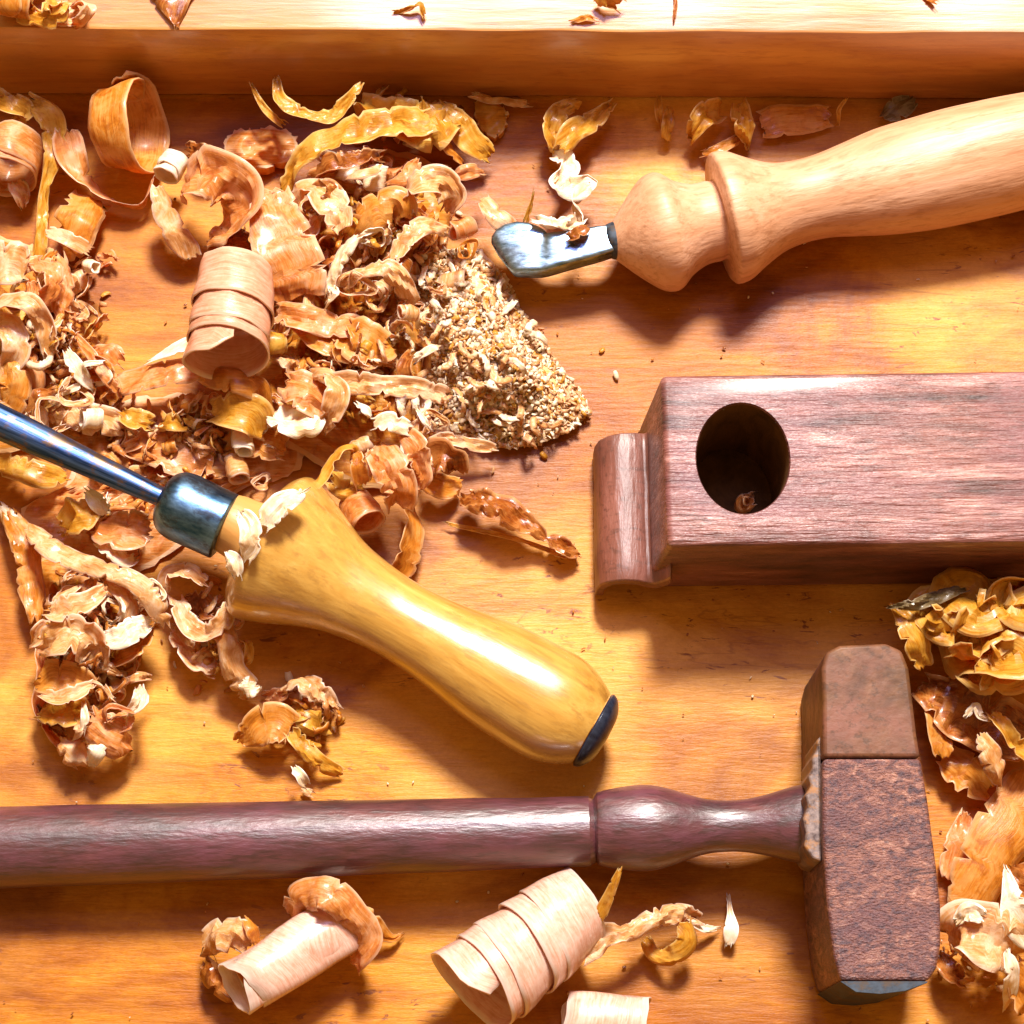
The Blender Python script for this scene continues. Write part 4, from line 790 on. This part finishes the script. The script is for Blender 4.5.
# ------------------------------------------------------------------ heap filler: shavings nothing tells apart
R0 = random.Random(11)
zones = [
    ('small crumpled shaving inside the central heap', 'loose shavings of the central heap', 300, 470, 160, 300, 40, 0.3, 2.1),
    ('small crumpled shaving in the lower part of the central heap', 'loose shavings low in the central heap', 270, 440, 300, 470, 38, 0.3, 1.9),
    ('small scrap of shaving in the left tangle', 'loose shavings of the left tangle', 0, 100, 250, 430, 26, 0.2, 1.7),
    ('small scrap of shaving between left tangle and spiral tube', 'loose shavings around the ferrule', 100, 290, 395, 490, 22, 0.1, 1.1),
    ('small scrap of shaving in the lower left tangle', 'loose shavings of the lower left tangle', 40, 150, 560, 745, 44, 0.2, 1.8),
]
mats = ['cream', 'peach', 'orange', 'cream', 'mustard', 'amber', 'cream', 'white']
for lab, grp, x0, x1, y0, y1, cnt, za, zb in zones:
    for i in range(cnt):
        x, y = R0.uniform(x0, x1), R0.uniform(y0, y1)
        if grp.startswith('loose shavings of the central') and x < 330 and y < 190: x += 60
        mt = R0.choice(mats); s = R0.uniform(9, 20); h = R0.uniform(za, zb)
        k = R0.random()
        if k < 0.38: crumple(lab, mt, x, y, s*1.3, s*1.1, max(h-0.5, 0.1), h+0.7, s*R0.uniform(0.28, 0.5), R0.randrange(9999), n=6, group=grp, crinkle=0.07, cup=0.5)
        elif k < 0.70: curl(lab, mt, x, y, h+0.3, R0.uniform(0, 180), R0.uniform(-20, 40), s*1.4, s*0.55, s*0.4, R0.uniform(0.7, 2.2), crinkle=0.07, band=R0.choice([1.3, 4]), group=grp, per=18, nv=5)
        else:
            a = R0.uniform(0, 360); dx, dy = math.cos(rad(a))*s, math.sin(rad(a))*s
            ribbon(lab, mt, [(x-dx, y-dy, h, s*.5, R0.uniform(-40, 40)), (x+dy*.3, y-dx*.3, h+0.4, s, R0.uniform(-40, 40)), (x+dx, y+dy, h, s*.4, R0.uniform(-40, 40))], crinkle=0.12, cup=0.5, rag=0.3, n=6, group=grp)

# ------------------------------------------------------------------ stuff: low beds and sawdust
def flakes(name, label, mats_, spots, size, seed, cat='sawdust'):
    """one object of very many tiny bent flakes; spots(R) -> (px, py, z cm)"""
    R = random.Random(seed); vs, fs, mi, uvs, eg = [], [], [], [], []
    for _ in range(spots[1]):
        x, y, z = spots[0](R); c = P(x, y, z); m_ = mpp(c)
        L = R.uniform(*size)*m_; W = L*R.uniform(0.3, 0.75)
        q = Matrix.Rotation(R.uniform(0, 6.28), 3, 'Z') @ Matrix.Rotation(R.gauss(0, 0.55), 3, 'X') @ Matrix.Rotation(R.gauss(0, 0.5), 3, 'Y')
        b = len(vs); bend = R.uniform(0.05, 0.4)*L; mt = R.randrange(len(mats_))
        for i in range(4):
            u = i/3-0.5
            for j in (-1, 0, 1):
                ww = W*(1-1.6*u*u)*R.uniform(0.85, 1.1)
                p = c+q @ Vector((u*L, j*ww/2, -bend*4*u*u*0.5-abs(j)*W*0.12))
                if p.z < 0.0002: p.z = 0.0002+R.uniform(0, 0.0003)
                vs.append(p); uvs.append((u*2+b, j*.3)); eg.append(abs(j)*0.9)
        for i in range(3):
            for j in range(2):
                a = b+i*3+j; fs.append((a, a+1, a+4, a+3)); mi.append(mt)
    o = mesh_world(name, vs, fs, mats_, None, True, uvs, eg)
    o.data.polygons.foreach_set('material_index', mi)
    mod_solid(o, 0.00025)
    tag(o, label, cat, None, 'stuff'); return o
def in_poly(x, y, pl):
    c = False; j = len(pl)-1
    for i in range(len(pl)):
        if (pl[i][1] > y) != (pl[j][1] > y) and x < (pl[j][0]-pl[i][0])*(y-pl[i][1])/(pl[j][1]-pl[i][1])+pl[i][0]: c = not c
        j = i
    return c
saw = [(410, 262), (440, 250), (478, 250), (505, 280), (522, 312), (548, 352), (580, 392), (588, 412), (570, 430), (540, 442), (505, 447), (470, 440), (440, 428), (425, 400), (412, 360), (402, 310)]
scx, scy = 488, 355
def saw_h(x, y):
    lo, hi = 0.0, 1.0
    f = 0.0
    for k in range(1, 12):
        t = k/11
        if not in_poly(x+(x-scx)*(1/t-1)*0+ (x-scx)*(t*1.2), y+(y-scy)*(t*1.2), saw): f = 1-t; break
    return f
def saw_spot(R):
    while True:
        if R.random() < 0.002:
            x, y = R.gauss(505, 75), R.gauss(370, 75)
            if not in_poly(x, y, saw) and (x-500)**2+(y-360)**2 < 130**2: return x, y, 0.03+R.uniform(0, 0.1)
            continue
        x, y = R.uniform(400, 592), R.uniform(248, 450)
        if in_poly(x, y, saw):
            e = 1-saw_h(x, y)
            return x, y, 0.15+1.5*e*(0.75+0.5*noise.noise(Vector((x*.03, y*.03, 4))))+R.uniform(-0.12, 0.18)
L_('granular bed of pale sawdust heaped left of the plane block', 'sawbed', saw, 1.15, amp=0.5, freq=3.0, edge_h=0.15, rings=30, seg=110, name='sawdust_bed', kind='stuff', cat='sawdust')
flakes('sawdust', 'pale granular sawdust and fine flakes heaped left of the block', ['white', 'cream', 'white', 'cream', 'mustard', 'white', 'cream'], (saw_spot, 7000), (3, 11), 5)
L_('low matted bed of shavings under the central heap', 'orange', [(290, 200), (330, 160), (400, 150), (450, 180), (450, 240), (430, 300), (440, 400), (425, 470), (370, 490), (310, 460), (270, 430), (255, 380), (280, 300), (275, 240)], 1.25, amp=0.6, freq=2.4, edge_h=0.3, rings=26, seg=100, name='shaving_litter', kind='stuff', cat='shavings')
L_('low matted bed of shavings under the left tangle', 'orange', [(-30, 250), (30, 246), (66, 262), (78, 320), (112, 360), (120, 430), (60, 440), (-30, 440)], 1.0, amp=0.6, freq=2.4, edge_h=0.2, rings=22, seg=90, name='shaving_litter', kind='stuff', cat='shavings')
L_('low matted bed of shavings around the chisel ferrule', 'peach', [(70, 430), (130, 400), (200, 395), (290, 420), (300, 470), (240, 490), (160, 560), (90, 580), (30, 560), (20, 510), (70, 480)], 0.7, amp=0.6, freq=2.4, edge_h=0.15, rings=22, seg=90, name='shaving_litter', kind='stuff', cat='shavings')
L_('low matted bed of shavings under the lower left tangle', 'orange', [(36, 560), (80, 560), (140, 590), (158, 620), (130, 655), (100, 670), (112, 730), (90, 755), (60, 740), (44, 690), (40, 620)], 0.9, amp=0.6, freq=2.4, edge_h=0.2, rings=22, seg=90, name='shaving_litter', kind='stuff', cat='shavings')
blobs = [(370, 230, 90, 80, 1.9), (360, 360, 90, 90, 1.6), (50, 340, 60, 90, 1.4), (180, 440, 90, 45, 0.8), (90, 640, 50, 90, 1.5), (110, 520, 60, 35, 0.9), (205, 635, 35, 60, 0.9), (310, 715, 30, 40, 0.6), (985, 640, 60, 60, 1.8), (990, 950, 50, 40, 0.8), (400, 120, 60, 30, 1.0)]
def litter_spot(R):
    while True:
        b = R.choice(blobs[:5]+blobs[:5]+blobs); a = R.uniform(0, 6.283); r = abs(R.gauss(0, 0.5))
        if r < 1.15: break
    return b[0]+b[2]*r*math.cos(a), b[1]+b[3]*r*math.sin(a), 0.05+b[4]*max(0, 1-r*r)*R.uniform(0.2, 1.1)
flakes('shaving_crumbs', 'tiny shaving crumbs and splinters sprinkled among the curls', ['cream', 'orange', 'peach', 'white', 'amber', 'mustard'], (litter_spot, 1300), (4, 16), 9, 'crumbs')
def dust_spot(R):
    return R.uniform(0, 1024), R.uniform(110, 1024), 0.02
flakes('bench_dust', 'specks of wood dust scattered over the bare bench', ['cream', 'orange', 'amber', 'white'], (dust_spot, 260), (1.2, 4.5), 19, 'dust')

def tangle(name, label, spots, count, mats_, seed, size=(12, 30), w=(3, 9), flat=False):
    R = random.Random(seed); vs, fs, mi, uvs, eg = [], [], [], [], []
    for _ in range(count):
        x, y, z = spots(R); a = R.uniform(0, 360); L = R.uniform(*size); ww = R.uniform(*w); turn = R.uniform(-130, 130); k = 14; roll = R.uniform(-80, 80)*(0.4 if flat else 1); dr = R.uniform(-160, 160)*(0.3 if flat else 1); cq = 0.08 if flat else 0.3
        pts = []; mt = R.randrange(len(mats_)); zz = z+R.uniform(0, 0.3); zs = R.uniform(0.05, 0.5)
        for i in range(k):
            f = i/(k-1); pts.append(P(x, y, max(0.08, zz+zs*math.sin(f*3.1)))); x += L/k*math.cos(rad(a)); y += L/k*math.sin(rad(a)); a += turn/k*R.uniform(0.4, 1.8)
        b = len(vs); m_ = mpp(pts[0]); u = 0
        for i in range(k):
            T = (pts[min(i+1, k-1)]-pts[max(i-1, 0)]).normalized(); sd = T.cross(Vector((0, 0, 1))).normalized(); nm = sd.cross(T)
            ro = rad(roll+dr*i/k); s2 = sd*math.cos(ro)+nm*math.sin(ro); n2 = nm*math.cos(ro)-sd*math.sin(ro)
            for j in range(4):
                v = j/1.5-1
                p = pts[i]+s2*(v*ww*m_*0.5*R.uniform(0.8, 1.15))+n2*((0.5-v*v)*ww*m_*cq+(0.0012 if flat else 0.0006)*noise.noise(Vector((i*0.9, v*2, b))))
                if p.z < 0.0003: p.z = 0.0003
                vs.append(p); uvs.append((i*L/k/34+b, v*ww/68)); eg.append(abs(v))
        for i in range(k-1):
            for j in range(3):
                q = b+i*4+j; fs.append((q, q+1, q+5, q+4)); mi.append(mt)
    o = mesh_world(name, vs, fs, mats_, None, True, uvs, eg)
    o.data.polygons.foreach_set('material_index', mi); mod_solid(o, 0.00025)
    tag(o, label, 'shavings', None, 'stuff'); return o
tangle('fine_shavings', 'fine crinkled shaving threads tangled through the heaps', litter_spot, 520, ['cream', 'orange', 'cream', 'white', 'peach', 'amber', 'mustard', 'orange'], 21)
def saw_edge(R):
    x, y, z = saw_spot(R); return x-R.uniform(0, 40), y, z+0.1
tangle('sawdust_fibres', 'pale wispy fibres matted into the sawdust', saw_edge, 90, ['cream', 'white', 'white', 'cream'], 22, size=(10, 30), w=(4, 8), flat=True)

# ------------------------------------------------------------------ light
def area(name, loc, target, size, power, col):
    l = bpy.data.lights.new(name, 'AREA'); l.shape = 'DISK'; l.size = size; l.energy = power; l.color = col
    o = bpy.data.objects.new(name, l); COL.objects.link(o); o.location = loc
    o.rotation_euler = (Vector(target)-Vector(loc)).to_track_quat('-Z', 'Y').to_euler(); return o
area('key_lamp', (0.16, 0.88, 1.36), (0, 0, 0), 0.32, 62, (1.0, 0.94, 0.84))
area('cool_sheen_fill', (0.05, 0.52, 1.25), (0, 0, 0), 0.55, 5.5, (0.52, 0.50, 1.0))  # added overhead softbox, put in for cool sheen and fill
w = bpy.data.worlds.new('World'); S.world = w; w.use_nodes = True
bg = w.node_tree.nodes['Background']; bg.inputs['Color'].default_value = (1.0, 0.56, 0.18, 1); bg.inputs['Strength'].default_value = 0.40
S.view_settings.view_transform = 'Standard'; S.view_settings.look = 'None'; S.view_settings.exposure = 0.22; S.view_settings.gamma = 1
S.view_settings.use_curve_mapping = False
S.render.engine = 'CYCLES'; S.cycles.use_denoising = True; S.cycles.max_bounces = 8
